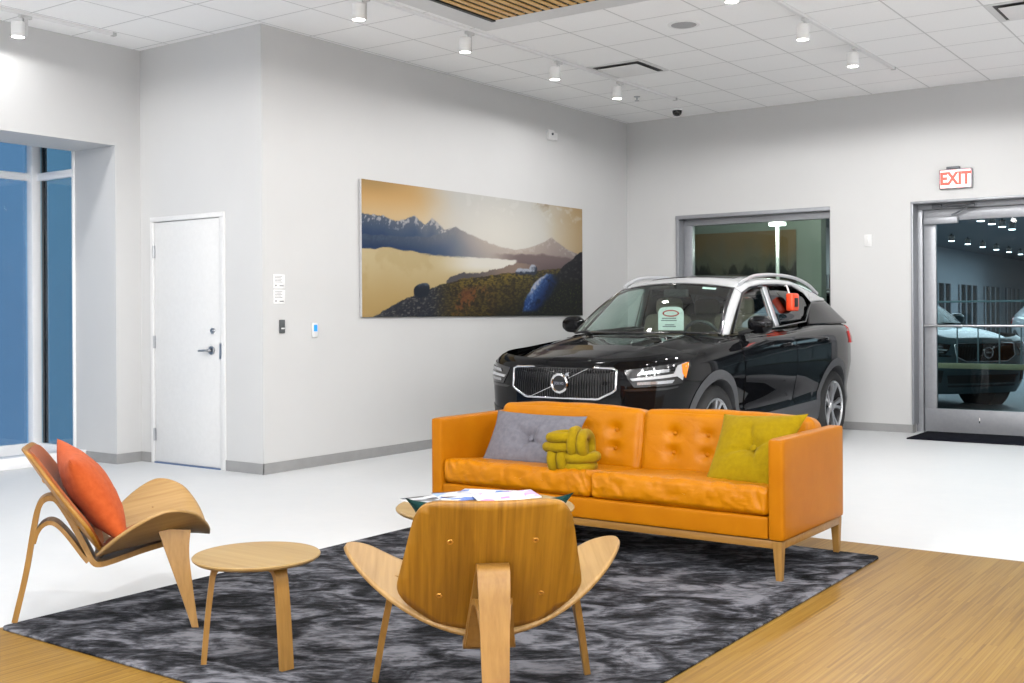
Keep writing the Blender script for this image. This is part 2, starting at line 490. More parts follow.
MB().rng(WXP+.115, WXP+.14, YJ+.012, YJ+.05, .115, WT-.07).build('gasket', M['blackgloss'], win, smooth=False)
MB().rng(-9.092, -8.93, .8, YJ, 0, .10, .008).build('window_sill', M['frame_white'], win)

# ------------------------------------------------------------------ white door
dw = M['white']
d = MB(); x0, x1 = -8.302, -7.425
d.rng(x0, x1, YD+.004, YD+.048, .012, 2.115, .003)
door = structure('door_1', d, dw, angle=30); door['label'] = 'closed white door in the recess wall'
f = MB(); f.rng(DX0, x0-.004, YD-.012, YD+.06, 0, DZ, .004); f.rng(x1+.004, DX1, YD-.012, YD+.06, 0, DZ, .004); f.rng(DX0+.002, DX1-.002, YD-.0145, YD+.062, 2.12, DZ+.002, .004)
f.build('door_frame', dw, door, angle=30)
for z in (1.858, 1.064, .25):
    h = MB(); h.cyl((x0-.004, YD-.006, z-.055), (x0-.004, YD-.006, z+.055), .008, n=12); h.rng(x0-.02, x0+.012, YD-.002, YD+.006, z-.055, z+.055)
    h.build('hinge', M['steel'], door)
h = MB(); lx, lz = -7.535, 1.0
h.cyl((lx, YD+.004, lz), (lx, YD-.012, lz), .036, n=24); h.cyl((lx, YD-.012, lz), (lx, YD-.05, lz), .012)
h.tube(crspline([(lx, YD-.05, lz), (lx-.03, YD-.056, lz), (lx-.11, YD-.052, lz-.004)]), .010)
h.build('door_handle', M['steel'], door)
h = MB(); h.cyl((-7.52, YD+.004, 1.165), (-7.52, YD-.012, 1.165), .024, n=24); h.cyl((-7.52, YD-.012, 1.165), (-7.52, YD-.018, 1.165), .012)
h.build('deadbolt', M['steel'], door)
MB().rng(x0, x1, YD-.01, YD+.06, 0, .010).build('threshold', plain('sill_blue_reflection', lin(90, 112, 150), .4), door, smooth=False)  # threshold colour carries the blue light reflected under the door
MB().rng(-7.425, -7.40, YD-.0135, YD-.011, .93, 1.06).build('strike_plate', M['steel'], door, smooth=False)

# ------------------------------------------------------------------ painting
def picture(name, x, y0, y1, z0, z1, nu, nv):
    def sm(a, b, t): t = min(1, max(0, (t-a)/(b-a))); return t*t*(3-2*t)
    def mixc(a, b, f): return tuple(a[i]+(b[i]-a[i])*f for i in range(3))
    def pl(t, x): return float(np.interp(x, [q[0] for q in t], [q[1] for q in t]))
    R1 = [(0, .755), (.05, .748), (.10, .752), (.13, .725), (.17, .722), (.20, .745), (.235, .775), (.265, .735), (.285, .715), (.315, .765), (.345, .730), (.37, .690), (.42, .715), (.46, .690), (.50, .665), (.55, .630), (.62, .585), (.75, .56), (1, .55)]
    R2 = [(0, .60), (.2, .61), (.3, .62), (.37, .66), (.42, .72), (.48, .67), (.56, .60), (.65, .56), (1, .5)]
    R3 = [(.55, .50), (.68, .56), (.76, .60), (.82, .655), (.86, .705), (.89, .665), (.94, .60), (1, .56)]
    HL = [(0, -.05), (.05, .0), (.12, .07), (.2, .14), (.28, .20), (.36, .255), (.45, .30), (.55, .335), (.65, .365), (.74, .385), (.82, .405), (.90, .43), (1, .45)]
    DK = [(.86, .30), (.90, .43), (.94, .51), (1, .60)]
    def pick(u, v):
        u = u*1.282/(1+.282*u)
        n1 = fbm(u*7, v*3, 1); n2 = fbm(u*30, v*13, 5); n3 = fbm(u*84, v*34, 9); n4 = fbm(u*190, v*80, 3)
        gl = math.exp(-((u-.625)**2*11+(v-.64)**2*7))
        c = mixc((218, 170, 100), (228, 194, 142), sm(.95, .72, v))
        c = mixc(c, (150, 126, 82), .55*sm(.86, 1.02, v)*sm(.34, .0, u))
        c = mixc(c, (205, 204, 200), sm(.20, .46, u+.10*(v-.85)+.03*n1))
        c = mixc(c, (186, 148, 90), sm(.76, .98, u+.04*n1)*.85)
        c = mixc(c, (134, 110, 72), .75*sm(.1, .5, n1+.6*n2)*sm(.74, .86, u)*sm(.80, .90, v))
        c = mixc(c, (235, 235, 232), .35*sm(.1, .5, n2)*sm(.4, .5, u)*sm(.78, .9, v))
        c = mixc(c, (255, 252, 244), .9*gl)
        def range_(c, ridge, top, base, depth, snow, haze):
            k = sm(-.004, .006, ridge-v)
            if k <= 0: return c
            h = max(0, ridge-v); q = mixc(top, base, sm(0, depth, h))
            q = mixc(q, (206, 204, 206), snow*sm(.0, .35, n3+.7*n2+.1-h*5)*sm(.11, .03, h))
            q = mixc(q, (150, 140, 142), haze*sm(.34, .62, u)); q = mixc(q, (250, 232, 214), .62*gl)
            return mixc(c, q, k)
        c = range_(c, pl(R1, u)+.012*n2+.006*n3, (84, 96, 116), (24, 56, 100), .20, .75, .75)
        c = range_(c, pl(R2, u)+.010*n2, (58, 74, 100), (12, 44, 92), .15, .06, .85)
        if u > .52: c = mixc(c, range_(c, pl(R3, u)+.010*n2, (138, 124, 122), (120, 104, 108), .2, .55, .3), sm(.55, .72, u))
        if u > .55: c = mixc(c, mixc((124, 106, 108), (98, 82, 86), sm(.52, .36, v)), sm(-.01, .01, .545+.012*n2-.10*abs(u-.82)-v)*sm(.56, .72, u))
        shore = .50+.018*sm(.05, .12, u)*sm(.20, .12, u)-.018*sm(.2, .34, u)+.006*n2
        wr = .705-.22*max(0, .47-v)+.01*n2
        k = sm(-.004, .004, shore-v)*sm(.0, .015, wr-u)
        if k > 0:
            q = mixc((216, 196, 150), (196, 164, 104), sm(.02, .5, shore-v)); q = mixc(q, (250, 246, 236), sm(.30, .52, u)*sm(.30, .42, v))
            q = mixc(q, (180, 152, 92), .22*sm(.0, .4, n1+.3*n2)*sm(.4, .3, u))
            q = mixc(q, (112, 116, 122), .7*sm(.25, .31, u)*sm(.50, .40, u)*sm(.012, .0, abs(v-.482+.03*(u-.35)+.006*n3)))
            c = mixc(c, q, k)
        pn = pl([(.36, .25), (.385, .30), (.43, .345), (.47, .35), (.5, .345), (.55, .37), (.62, .40), (.7, .46), (.8, .45)], u)+.014*n2+.006*n3
        c = mixc(c, mixc((84, 80, 86), (150, 128, 116), sm(.46, .68, u)), sm(-.003, .004, pn-v)*sm(.372, .385, u+.006*n3)*sm(.84, .70, u))
        hl = pl(HL, u)+.010*n2+.006*n3
        k = sm(-.003, .004, hl-v)
        if k > 0:
            h = max(0, hl-v)
            ns = fbm(u*46-v*30, v*150+u*60, 12); g = sm(-.55, .55, .35*n2+.6*n3+.7*ns)
            q = mixc((34, 30, 24), (92, 76, 32), g)
            q = mixc(q, (146, 124, 40), .7*sm(-.2, .5, .5*n2+.4*n3+.7*ns)*sm(.14, .02, h)*sm(.36, .5, u)*sm(.84, .7, u))
            q = mixc(q, (140, 74, 40), .6*sm(.1, .45, n1+.5*n3)*sm(.34, .44, u)*sm(.62, .5, u)*sm(.05, .12, h))
            q = mixc(q, mixc((36, 42, 58), (118, 116, 122), sm(.0, .8, .7*n3+.8*ns)), .85*sm(.42, .30, u))
            q = mixc(q, (12, 16, 20), .88*sm(.58, .92, u+.12*n1+.9*h-.2)*sm(.0, .10, h))
            q = mixc(q, (110, 116, 44), .5*sm(.25, .6, n4+.5*n3)*sm(.66, .76, u))
            c = mixc(c, q, k)
        c = mixc(c, mixc((22, 22, 30), (56, 52, 56), sm(.1, .6, n3)), sm(-.003, .006, pl(DK, u)+.014*n2-v)*sm(.855, .885, u+.03*n2)*sm(.26, .36, v))
        # boulders
        a, bb = (u-.268)/.036, (v-.205)/.055; k = sm(1.1, .85, abs(a)**2.6+abs(bb-.25*a)**2.4+.2*n2)
        c = mixc(c, mixc((26, 34, 48), (74, 86, 104), sm(.3, 1.1, bb+.3*n3)), k)
        for cx, cy, rx, ry in ((.715, .385, .022, .03), (.745, .388, .022, .026), (.773, .405, .018, .048)):
            k = sm(1.15, .8, ((u-cx)/rx)**2+((v-cy)/ry)**2+.35*n3)
            c = mixc(c, mixc((40, 50, 72), (186, 194, 210), sm(-.3, .5, (v-cy)/ry-.5*(u-cx)/rx+.8*n3)), k)
        ed = pl([(.02, .722), (.1, .728), (.18, .742), (.26, .768), (.33, .80), (.37, .83)], v)+.006*n2
        rt = pl([(.02, .79), (.1, .83), (.2, .87), (.3, .895), (.37, .885), (.385, .86)], v)+.012*n2
        k = sm(-.004, .006, u-ed)*sm(-.004, .03, rt-u)*sm(-.01, .01, pl([(.72, .12), (.76, .27), (.80, .34), (.835, .378), (.87, .38), (.90, .34)], u)+.012*n3-v)*sm(.02, .06, v)
        if k > 0:
            d = (u-ed)/max(.02, rt-ed)
            q = mixc((30, 66, 128), (14, 34, 78), sm(.2, .8, d+.25*n2)); q = mixc(q, (206, 208, 222), .9*sm(.30, .04, d+.14*n3)*sm(.14, .24, v)); q = mixc(q, (110, 142, 196), .75*sm(-.1, .4, n3)*sm(.6, .15, d)); q = mixc(q, (10, 20, 46), .7*sm(.0, .4, n2-.3*n3)*sm(.2, .5, d))
            c = mixc(c, q, k)
        return mixc(c, (255, 240, 214), .12*gl)
    b = bmesh.new(); lay = b.loops.layers.float_color.new('ink'); V = []; colr = {}
    for i in range(nu+1):
        row = []
        for j in range(nv+1):
            p = b.verts.new((0, (i/nu-.5)*(y1-y0), (j/nv)*(z1-z0))); colr[p] = tuple(x*.68 for x in lin(*pick(i/nu, j/nv))[:3])+(1,); row.append(p)
        V.append(row)
    for i in range(nu):
        for j in range(nv):
            fa = b.faces.new((V[i][j], V[i+1][j], V[i+1][j+1], V[i][j+1]))
            for lp in fa.loops: lp[lay] = colr[lp.vert]
    me = bpy.data.meshes.new(name); b.to_mesh(me); b.free()
    t = NT(name+'_print'); a = t.n('ShaderNodeVertexColor'); a.layer_name = 'ink'
    f = t.noise(t.coord(), 200, 2)
    col = t.mix(t.math('MULTIPLY', f, .03), a.outputs[0], (.3, .3, .3, 1))
    t.bsdf(col, .55, spec=.2); me.materials.append(t.m)
    o = bpy.data.objects.new(name, me); COL.objects.link(o); return o
pt = thing('landscape_picture', (XP, 9.21, 1.272), 'wide unframed landscape print of a fjord at sunset on the white wall', 'picture')
MB().rng(.004, .034, -1.86, 1.86, 0, 1.235, .003).build('backing_panel', plain('silver_edge', lin(190, 190, 192), .4, .2), pt, angle=30)
im = picture('print', 0, -1.86, 1.86, 0, 1.235, 460, 152); im.parent = pt; im.location = (.0345, 0, 0); im.name = 'print'

# ------------------------------------------------------------------ small wall fittings
ink = plain('grey_ink', lin(120, 120, 124), .6); paper = plain('paper', lin(232, 232, 232), .6)
def notice(z, y, label):
    t = thing('wall_notice', (XP, y, z), label, 'notice', group='notices beside the corner')
    MB().rng(0, .006, -.062, .062, -.058, .058, .002).build('plate', paper, t, angle=30)
    m = MB()
    for k in range(5): m.rng(.006, .0066, -.052, .03-.012*(k % 2), .040-k*.012, .044-k*.012)
    m.cyl((.006, -.04, -.035), (.0068, -.04, -.035), .008); m.build('printed_lines', ink, t)
    MB().rng(.006, .0068, .0, .045, -.040, -.033).build('logo_bar', plain('dark_ink', lin(70, 70, 74), .6), t)
notice(1.572, 6.395, 'upper of two small white printed notices on the wall corner')
notice(1.445, 6.395, 'lower of two small white printed notices on the wall corner')
t = thing('card_reader', (XP, 6.417, 1.20), 'dark grey card reader on the wall under the white notices', 'card reader')
MB().rng(0, .02, -.026, .026, -.056, .056, .005).build('housing', plain('dark_grey_case', lin(74, 78, 80), .5), t)
MB().rng(.0195, .0225, -.018, .018, -.022, -.010, .001).build('light_bar', M['white'], t)
t = thing('wall_thermostat', (XP, 6.79, 1.165), 'white wall thermostat with a blue screen', 'thermostat')
MB().rng(0, .018, -.032, .032, -.062, .062, .006).build('housing', M['white'], t)
MB().rng(.0175, .0205, -.020, .020, -.010, .045, .002).build('screen', glow('blue_screen', lin(20, 100, 200), .9), t)
t = thing('alarm_strobe', (XP, 10.47, 3.29), 'small white alarm strobe high on the picture wall', 'alarm')
MB().rng(0, .04, -.09, .02, -.055, .055, .008).build('housing', M['white'], t)
MB().rng(0, .028, .025, .10, -.045, .035, .006).build('side_sensor', M['white'], t)
MB().cyl((.04, -.03, .01), (.052, -.03, .01), .014).build('strobe_lens', M['alu_d'], t)
t = thing('wall_plate', (-3.91, YB, 2.07), 'blank white wall plate on the back wall beside the glass door', 'wall plate')
MB().rng(-.04, .04, -.008, 0, -.065, .065, .004).build('plate', M['white'], t)
MB().rng(-.012, .012, -.013, -.008, -.03, .03, .003).build('switch', M['white'], t)
# exit sign
t = thing('exit_sign', (-2.985, YB, 2.57), 'lit red EXIT sign above the glass door', 'exit sign')
MB().rng(-.165, .165, -.045, -.012, 0, .205, .008).build('housing', M['alu'], t)
MB().rng(-.09, .04, -.05, 0, .205, .232, .005).build('mount', M['alu_d'], t)
MB().rng(-.15, .15, -.0475, -.044, .012, .192, .003).build('face', glow('exit_face', lin(255, 188, 182), 1.0), t)
txt('lettering', 'EXIT', .165, Matrix.Translation((0, -.049, .10)) @ Matrix.Rotation(PI/2, 4, 'X') @ Matrix.Diagonal((.90, 1.08, 1, 1)), glow('exit_letters', lin(240, 60, 50), 1.0), t, .001, .007)

# ------------------------------------------------------------------ back window
f = MB(); yw = YB+.14
f.rng(WX0, WX0+.13, yw, yw+.09, WZ0, WZ1, .005); f.rng(WX1-.06, WX1, yw, yw+.09, WZ0, WZ1, .005); f.rng(WX0+.002, WX1-.002, yw-.004, yw+.094, WZ1-.105, WZ1+.002, .005); f.rng(WX0+.002, WX1-.002, yw-.004, yw+.094, WZ0-.002, WZ0+.1, .005)
f.rng(WX0-.012, WX0+.03, YB-.01, yw, WZ0, WZ1, .004); f.rng(WX0-.014, WX1, YB-.012, yw-.001, WZ1-.03, WZ1+.014, .004); f.rng(WX0-.014, WX1, YB-.012, yw-.001, WZ0-.014, WZ0+.03, .004)
w2 = structure('window_2', f, M['alu'], angle=30); w2['label'] = 'grey framed window in the back wall behind the black car'
MB().rng(WX0+.11, WX1-.05, yw+.04, yw+.05, WZ0+.08, WZ1-.09).build('pane', glass('green_pane', (.68, .73, .68, 1), .55), w2, smooth=False)

# ------------------------------------------------------------------ glass door
yd = YB+.20
f = MB()
f.rng(GX0, GX0+.07, yd-.03, yd+.09, 0, GZ, .004); f.rng(GX0+.002, GX1-.002, yd-.034, yd+.094, GZ-.075, GZ+.002, .004); f.rng(GX1-.07, GX1, yd-.03, yd+.09, 0, GZ, .004)
f.rng(GX0-.002, GX0+.022, YB-.01, yd-.03, bh+.002, GZ, .003); f.rng(GX0-.004, GX1, YB-.013, yd-.031, GZ-.022, GZ+.004, .003)
d2 = structure('door_2', f, M['alu'], angle=30); d2['label'] = 'aluminium framed glass door in the back wall'
l0, l1 = GX0+.078, GX1-.078
f = MB(); f.rng(l0, l0+.125, yd, yd+.05, .012, GZ-.08, .004); f.rng(l1-.125, l1, yd, yd+.05, .012, GZ-.08, .004)
f.rng(l0+.002, l1-.002, yd-.003, yd+.053, GZ-.20, GZ-.079, .004); f.rng(l0+.002, l1-.002, yd-.003, yd+.053, .010, .255, .004)
f.build('door_leaf', M['alu'], d2, angle=30)
MB().rng(l0+.11, l1-.11, yd+.02, yd+.03, .24, GZ-.19).build('pane', glass('door_pane', (.60, .70, .72, 1), .45), d2, smooth=False)
f = MB(); f.tube([(l0+.01, yd-.055, 1.14), (l1-.01, yd-.055, 1.14)], .013); f.cyl((l0+.05, yd, 1.14), (l0+.05, yd-.055, 1.14), .012); f.cyl((l1-.05, yd, 1.14), (l1-.05, yd-.055, 1.14), .012)
f.build('push_bar', M['steel'], d2)
f = MB(); f.rng(l0+.01, l0+.36, yd-.06, yd, GZ-.235, GZ-.165, .006); f.build('door_closer', M['alu'], d2)
f = MB(); f.tube([(l0+.30, yd-.05, GZ-.15), (l0+.50, yd-.09, GZ-.06)], .010); f.tube([(l0+.50, yd-.09, GZ-.06), (l0+.14, yd-.06, GZ-.055)], .009)
f.rng(l0+.10, l0+.20, yd-.07, yd-.03, GZ-.07, GZ-.03, .004); f.rng(l0+.46, l0+.54, yd-.10, yd-.05, GZ-.075, GZ-.045, .004)
f.build('closer_arm', M['alu_d'], d2)
MB().rng(l0+.55, l0+.562, yd-.006, yd+.002, .12, .175, .002).build('floor_lock', M['chrome'], d2)
tag(MB().rng(-3.335, -1.5, 11.57, 12.345, 0, .014, .004).build('door_mat', M['mat']), 'dark ribbed entrance mat in front of the glass door', 'mat')

# ------------------------------------------------------------------ ceiling fittings
def track(x, y0, y1, label):
    t = thing('light_track', (x, 0, H), label, 'light track', group='ceiling light tracks')
    MB().rng(-.018, .018, y0, y1, -.026, 0, .003).build('rail', M['lampwhite'], t, angle=30)
    MB().rng(-.021, .021, y1-.03, y1+.006, -.029, 0, .003).build('end_cap', plain('grey_cap', (.5, .5, .5, 1), .5), t, angle=30)
    return t
LAMP = thing('track_light', (-8.12, 4.9, H), 'white cylinder spotlight on the short track at the far left of the ceiling', 'spotlight', group='track spotlights')
MB().rng(-.016, .016, -.05, .05, -.05, -.024, .004).rng(-.012, .012, -.018, .018, -.19, -.045, .004).build('arm', plain('lamp_arm', (.62, .62, .62, 1), .45), LAMP, angle=30)
MB().lathe([(0, -.035-.05), (.044, -.085), (.05, -.092), (.05, -.20), (.046, -.206), (.044, -.20), (.044, -.196)], 28, Matrix.Translation((-.0, -.062, 0))).build('head', M['lampwhite'], LAMP)
MB().lathe([(0, -.199), (.0445, -.199), (.0445, -.203), (0, -.205)], 28, Matrix.Translation((0, -.062, 0))).build('lens', M['lens'], LAMP)
def lamp_or_fill_light(x, y, p=1., rr=0.):
    L = bpy.data.lights.new('spot', 'SPOT'); L.energy = POWER*p; L.spot_size = R(180); L.spot_blend = .18; L.shadow_soft_size = .06; L.color = (1, .99, .975)
    o = bpy.data.objects.new('spot_beam', L); COL.objects.link(o); o.location = (x, y-.062, H-.215); o['kind'] = 'helper'; return o
POWER = 76
track(-8.12, 1.0, 5.70, 'short white light track over the left window'); track(-5.665, -4, 11.08, 'white light track along the picture wall'); track(-3.262, -4, 10.97, 'white light track over the car, ending before the back wall')
names = {(-5.665, 6.04): 'white track spotlight nearest the wall corner above the picture wall', (-5.665, 7.31): 'white track spotlight above the left end of the landscape picture',
         (-5.665, 8.66): 'white track spotlight above the right half of the landscape picture', (-5.665, 9.80): 'white track spotlight just past the picture, beside the ceiling vent',
         (-3.262, 7.24): 'white track spotlight cut by the top edge, nearest on the track over the car', (-3.262, 8.58): 'white track spotlight in the middle of the track over the car',
         (-3.262, 9.78): 'white track spotlight at the end of the track over the car'}
lamp_or_fill_light(-8.12, 4.9, .07)
for (x, y), lab in names.items():
    dup(LAMP, (x, y+.06, H), label=lab); lamp_or_fill_light(x, y+.06, (.05 if y < 9 else .22) if x < -5 else {7.24: .15, 8.58: .35, 9.78: .95}[y])
for y in (3.6, 2.3): lamp_or_fill_light(-8.12, y, .22)  # unseen spots without fixtures, added to light the left side
for x in (-5.665, -3.262):
    for y in (-3.5, -1.6, .3, 2.2, 4.1, 5.9): 
        if x == -5.665 and y == 5.9: continue
        lamp_or_fill_light(x, y, .12 if x < -5 else (.2 if y > 4 else .6))  # added out-of-view spots, no fixtures built for them
for x in (-.86, 1.55, 4.):
    for y in (-5, -2.6, -.2, 2.2, 4.6, 7., 9.4): lamp_or_fill_light(x, y, .1 if x < 0 and y > 4 else (.25 if y > 4 else .75))  # rows of unseen spots added to fill the room with light

# wooden slat panel set in the ceiling
SX0, SX1, SY0, SY1 = -5.335, -2.95, 2.4, 7.24
t = thing('slat_ceiling_panel', (SX0, SY1, H), 'wooden slat panel framed in black set in the white ceiling', 'ceiling panel')
f = MB(); f.rng(0, .035, SY0-SY1, 0, -.024, .0, 0); f.rng(.035, SX1-SX0-.03, -.012, 0, -.012, 0); f.rng(SX1-SX0-.03, SX1-SX0, SY0-SY1, 0, -.012, 0); f.rng(0, SX1-SX0, SY0-SY1, SY0-SY1+.03, -.012, 0)
f.rng(.03, SX1-SX0-.03, SY0-SY1+.03, -.03, -.003, 0); f.build('black_frame', M['black'], t, smooth=False)
f = MB(); k = 0
while .045+k*.08 < SX1-SX0-.08:
    x = .045+k*.08; f.rng(x, x+.045, SY0-SY1+.03, -.012, -.016, -.009); k += 1
sl = f.build('slats', wood('slat_wood', lin(196, 150, 84), lin(222, 180, 114), 1), t, smooth=False); sl['kind'] = 'stuff'
f = MB(); q = .26
f.rng(SX0-q, SX0, SY0, SY1+q, H-.004, H); f.rng(SX0, SX1, SY1, SY1+q, H-.004, H); f.rng(SX1, SX1+q, SY0, SY1+q, H-.004, H)
structure('trim_1', f, M['white'], smooth=False)
def vent(x0, y0, label, dup_=None):
    t = thing('ceiling_vent', (x0, y0, H), label, 'ceiling vent', group='square ceiling vents')
    s = .60
    f = MB(); f.rng(0, s, 0, s, -.004, 0); f.build('surround', M['white'], t, smooth=False)
    f = MB(); f.rng(.05, s-.05, .05, s-.05, -.006, -.003); f.build('dark_gap', M['black'], t, smooth=False)
    f = MB(); f.rng(.085, s-.085, .085, s-.085, -.022, -.016, .003); f.rng(.27, .33, .27, .33, -.018, -.004); f.build('plaque', M['lampwhite'], t, angle=30)
vent(-5.66, 9.185, 'square white ceiling vent beside the end of the picture wall track'); vent(-2.04, 9.19, 'square white ceiling vent at the right edge of the ceiling')
t = thing('ceiling_speaker', (-4.165, 8.30, H), 'round white speaker grille in the ceiling', 'ceiling speaker')
MB().lathe([(0, -.008), (.105, -.008), (.115, -.010), (.13, -.008), (.135, 0)], 40).build('rim', M['lampwhite'], t)
MB().lathe([(0, -.0115), (.10, -.0105), (.104, -.008)], 40).build('grille', plain('speaker_mesh', lin(170, 170, 172), .7, var=.15, nscale=300), t)
t = thing('security_camera', (-5.958, 11.69, H), 'black dome security camera on the ceiling by the back wall', 'security camera')
MB().lathe([(0, -.02), (.062, -.02), (.066, -.012), (.066, 0)], 28).build('base', M['lampwhite'], t)
MB().lathe([(.055, -.018), (.056, -.035), (.048, -.06), (.03, -.078), (0, -.085)], 28).build('dome', M['blackgloss'], t)
t = thing('sprinkler_head', (-5.964, 10.75, H), 'small metal sprinkler head in the ceiling', 'sprinkler')
MB().lathe([(0, 0), (.035, 0), (.035, -.006), (.012, -.010), (.010, -.03), (.006, -.045), (0, -.045)], 20).build('base', M['steel'], t)
MB().lathe([(0, -.045), (.026, -.045), (.026, -.049), (0, -.05)], 16).build('deflector', M['steel'], t)

# ------------------------------------------------------------------ rug
RZ = .016
b = MB(); x0, x1, y0, y1 = -4.40, -1.828, 2.52, 5.875
def soft(p, u):
    hx_, hy_, r_ = (x1-x0)/2, (y1-y0)/2, .05; p = Vector(p)
    qx, qy = max(0, abs(p.x)-hx_+r_), max(0, abs(p.y)-hy_+r_); d = math.hypot(qx, qy)
    if qx > 0 and qy > 0 and d > r_: p.x = math.copysign(hx_-r_+qx*r_/d, p.x); p.y = math.copysign(hy_-r_+qy*r_/d, p.y)
    return p
b.rbox(((x0+x1)/2, (y0+y1)/2, (RZ+.004)/2), (x1-x0, y1-y0, RZ-.004), .006, 90, 0., soft)
tag(b.build('rug', M['rug']), 'mottled charcoal area rug under the seating group', 'rug')

# ------------------------------------------------------------------ sofa
SX, SY = -3.0925, 5.45
sofa = thing('leather_sofa', (SX, SY, RZ), 'orange leather two cushion sofa on an oak frame with a buttoned back', 'sofa')
W, D = 2.145, .845; hw, hd = W/2, D/2
at = .078
zb, za = .19, .672
for sx in (-1, 1):
    MB().rbox((sx*(hw-at/2), 0, (zb+za)/2), (at, D, za-zb), .014, 8).build('armrest', M['leather_flat'], sofa, angle=60)
MB().rbox((0, hd-.045, (zb+.62)/2), (W-2*at-.002, .09, .62-zb), .014, 8).build('back_frame', M['leather_flat'], sofa, angle=60)
MB().rbox((0, -.03, zb+.055), (W-2*at-.002, D-.07, .11), .012, 8).build('seat_base', M['leather_flat'], sofa, angle=60)
cw = (W-2*at)/2-.003
for sx in (-1, 1):
    def crease(p, u, sx=sx):
        k = max(0, -u[1])**2
        wr = noise.noise((p.x*30+p.z*14+sx*9, p.z*9-p.x*4, p.y*4)); n = ((1-abs(wr)*2.2)*.0075+noise.noise((p.x*11, p.z*16, sx*4.))*.006)*k*min(1, max(0, (.5-p.x*sx*-1*0-abs(abs(p.x)-.0)*.0)*2))+noise.noise((p.x*5+sx*3, p.y*5, p.z*5))*.005
        return (p.x, p.y-n if u[1] < -.7 else p.y, p.z+n*(1 if u[2] > 0 else .0))
    MB().rbox((sx*(cw/2+.002), -.062, .343), (cw, D-.145, .135), .03, 72, .014, crease, Matrix.Rotation(R(-4.6), 3, 'X')).build('seat_cushion', M['leather'], sofa, angle=75)
tilt = Matrix.Rotation(R(-10), 3, 'X')
bw, bh2, bd = cw-.004, .37, .165
for sx in (-1, 1):
    c = Vector((sx*(cw/2+.002), hd-.200, .535))
    bx = [(-.295+.2067*k, z) for k in range(4) for z in (-.050, .056)]
    def tuft(p, u):
        p = Vector(p)
        if u[1] < -.5:
            d = 0
            for (x, z) in bx:
                r2 = (p.x-x)**2+(p.z-z)**2
                d += .030*math.exp(-r2/.0011)+.010*math.exp(-r2/.008)
            p.y += min(d, .045)
            p.y += .003*noise.noise((p.x*14, p.z*14, sx*5))
        if u[2] > .5: p.z += .005*noise.noise((p.x*6, p.y*9, sx*7))
        return p
    bc = MB().rbox(c, (bw, bd, bh2), .04, 56, .022, tuft, tilt).build('back_cushion', M['leather'], sofa, angle=75)
    for (x, z) in bx:
        p = c+tilt @ Vector((x, -bd/2-.022*(1-(x/(bw/2))**2)*(1-(z/(bh2/2))**2)+.034, z))
        MB().lathe([(0, .007), (.008, .0055), (.012, .001), (.012, -.004)], 14, Matrix.Translation(p) @ (tilt @ Matrix.Rotation(PI/2, 3, 'X')).to_4x4()).build('button', M['leather_flat'], bc)
# oak base
f = MB(); rz0, rz1 = .150, .188
f.rng(-hw+.02, hw-.02, -hd+.015, -hd+.04, rz0, rz1, .003); f.rng(-hw+.02, hw-.02, hd-.04, hd-.015, rz0, rz1, .003)
f.rng(-hw+.012, -hw+.037, -hd+.02, hd-.02, rz0, rz1, .003); f.rng(hw-.037, hw-.012, -hd+.02, hd-.02, rz0, rz1, .003)
f.build('base_rail', M['rail'], sofa, angle=30)
for sx in (-1, 1):
    for sy in (-1, 1):
        m = MB(); X0, Y0 = sx*(hw-.035), sy*(hd-.03)
        def leg(t, k, X0=X0, Y0=Y0, sx=sx, sy=sy): pass
        top, bot = .024, .0145
        vs = [(X0+a*top, Y0+b_*top, rz1) for a, b_ in ((-1, -1), (1, -1), (1, 1), (-1, 1))]+[(X0-sx*(-.004)+a*bot, Y0+b_*bot, 0) for a, b_ in ((-1, -1), (1, -1), (1, 1), (-1, 1))]
        m.add(vs, [(0, 1, 2, 3), (7, 6, 5, 4), (0, 4, 5, 1), (1, 5, 6, 2), (2, 6, 7, 3), (3, 7, 4, 0)])
        m.build('leg', M['oak_leg'], sofa, smooth=False, bevel=.002)

# ------------------------------------------------------------------ cushions
def pillow(name, w, h, t, m, loc, rot, label, group=None, button=False, seed=0, crease=True, pinch=.07, warp=0.):
    root = thing(name, loc, label, 'cushion', group=group); root.rotation_euler = rot
    b = MB()
    def face(sg):
        def fn(u, v):
            a, c = 2*u-1, 2*v-1
            pr = 1-pinch*(1-abs(c)**2.2); pq = 1-pinch*(1-abs(a)**2.2)
            x = a*w/2*pr; z = c*h/2*pq
            x -= max(0, a)*(.5-.5*c)*warp
            e = max(0, (1-abs(a)**2.4))*max(0, (1-abs(c)**2.4))
            d = t/2*e**.55
            r2 = x*x+z*z
            n = noise.noise((x*9+seed, z*9, sg*3))*.010+noise.noise((x*24+seed, z*24, sg))*.004
            if button:
                d -= min(d*.9, t*.30*math.exp(-r2/.0016)+t*.12*math.exp(-r2/.012))
                ang = math.atan2(z, x); d -= e*.022*math.exp(-r2/.028)*(.5+.5*math.cos(ang*4+seed))**8
            d += n*e
            return (x, sg*max(d, 0.0), z)
        return fn
    b.grid(face(-1), 40, 40); b.grid(face(1), 40, 40)
    b.build('cover', m, root, angle=80)
    if button:
        for sg in (-1, 1):
            MB().lathe([(0, .009), (.012, .007), (.018, .002), (.018, -.004)], 18, Matrix.Translation((0, sg*t*.17, 0)) @ Matrix.Rotation(PI/2*(1 if sg < 0 else -1), 4, 'X')).build('button', m, root)
    return root
sz = RZ+.365+.0675+.010
pillow('lumbar_cushion', .61, .36, .15, M['grey_fab'], (-3.665, 5.345, sz+.098), (R(-33), R(1), R(3)), 'grey rectangular cushion with a centre button at the left end of the sofa', button=True, seed=2)
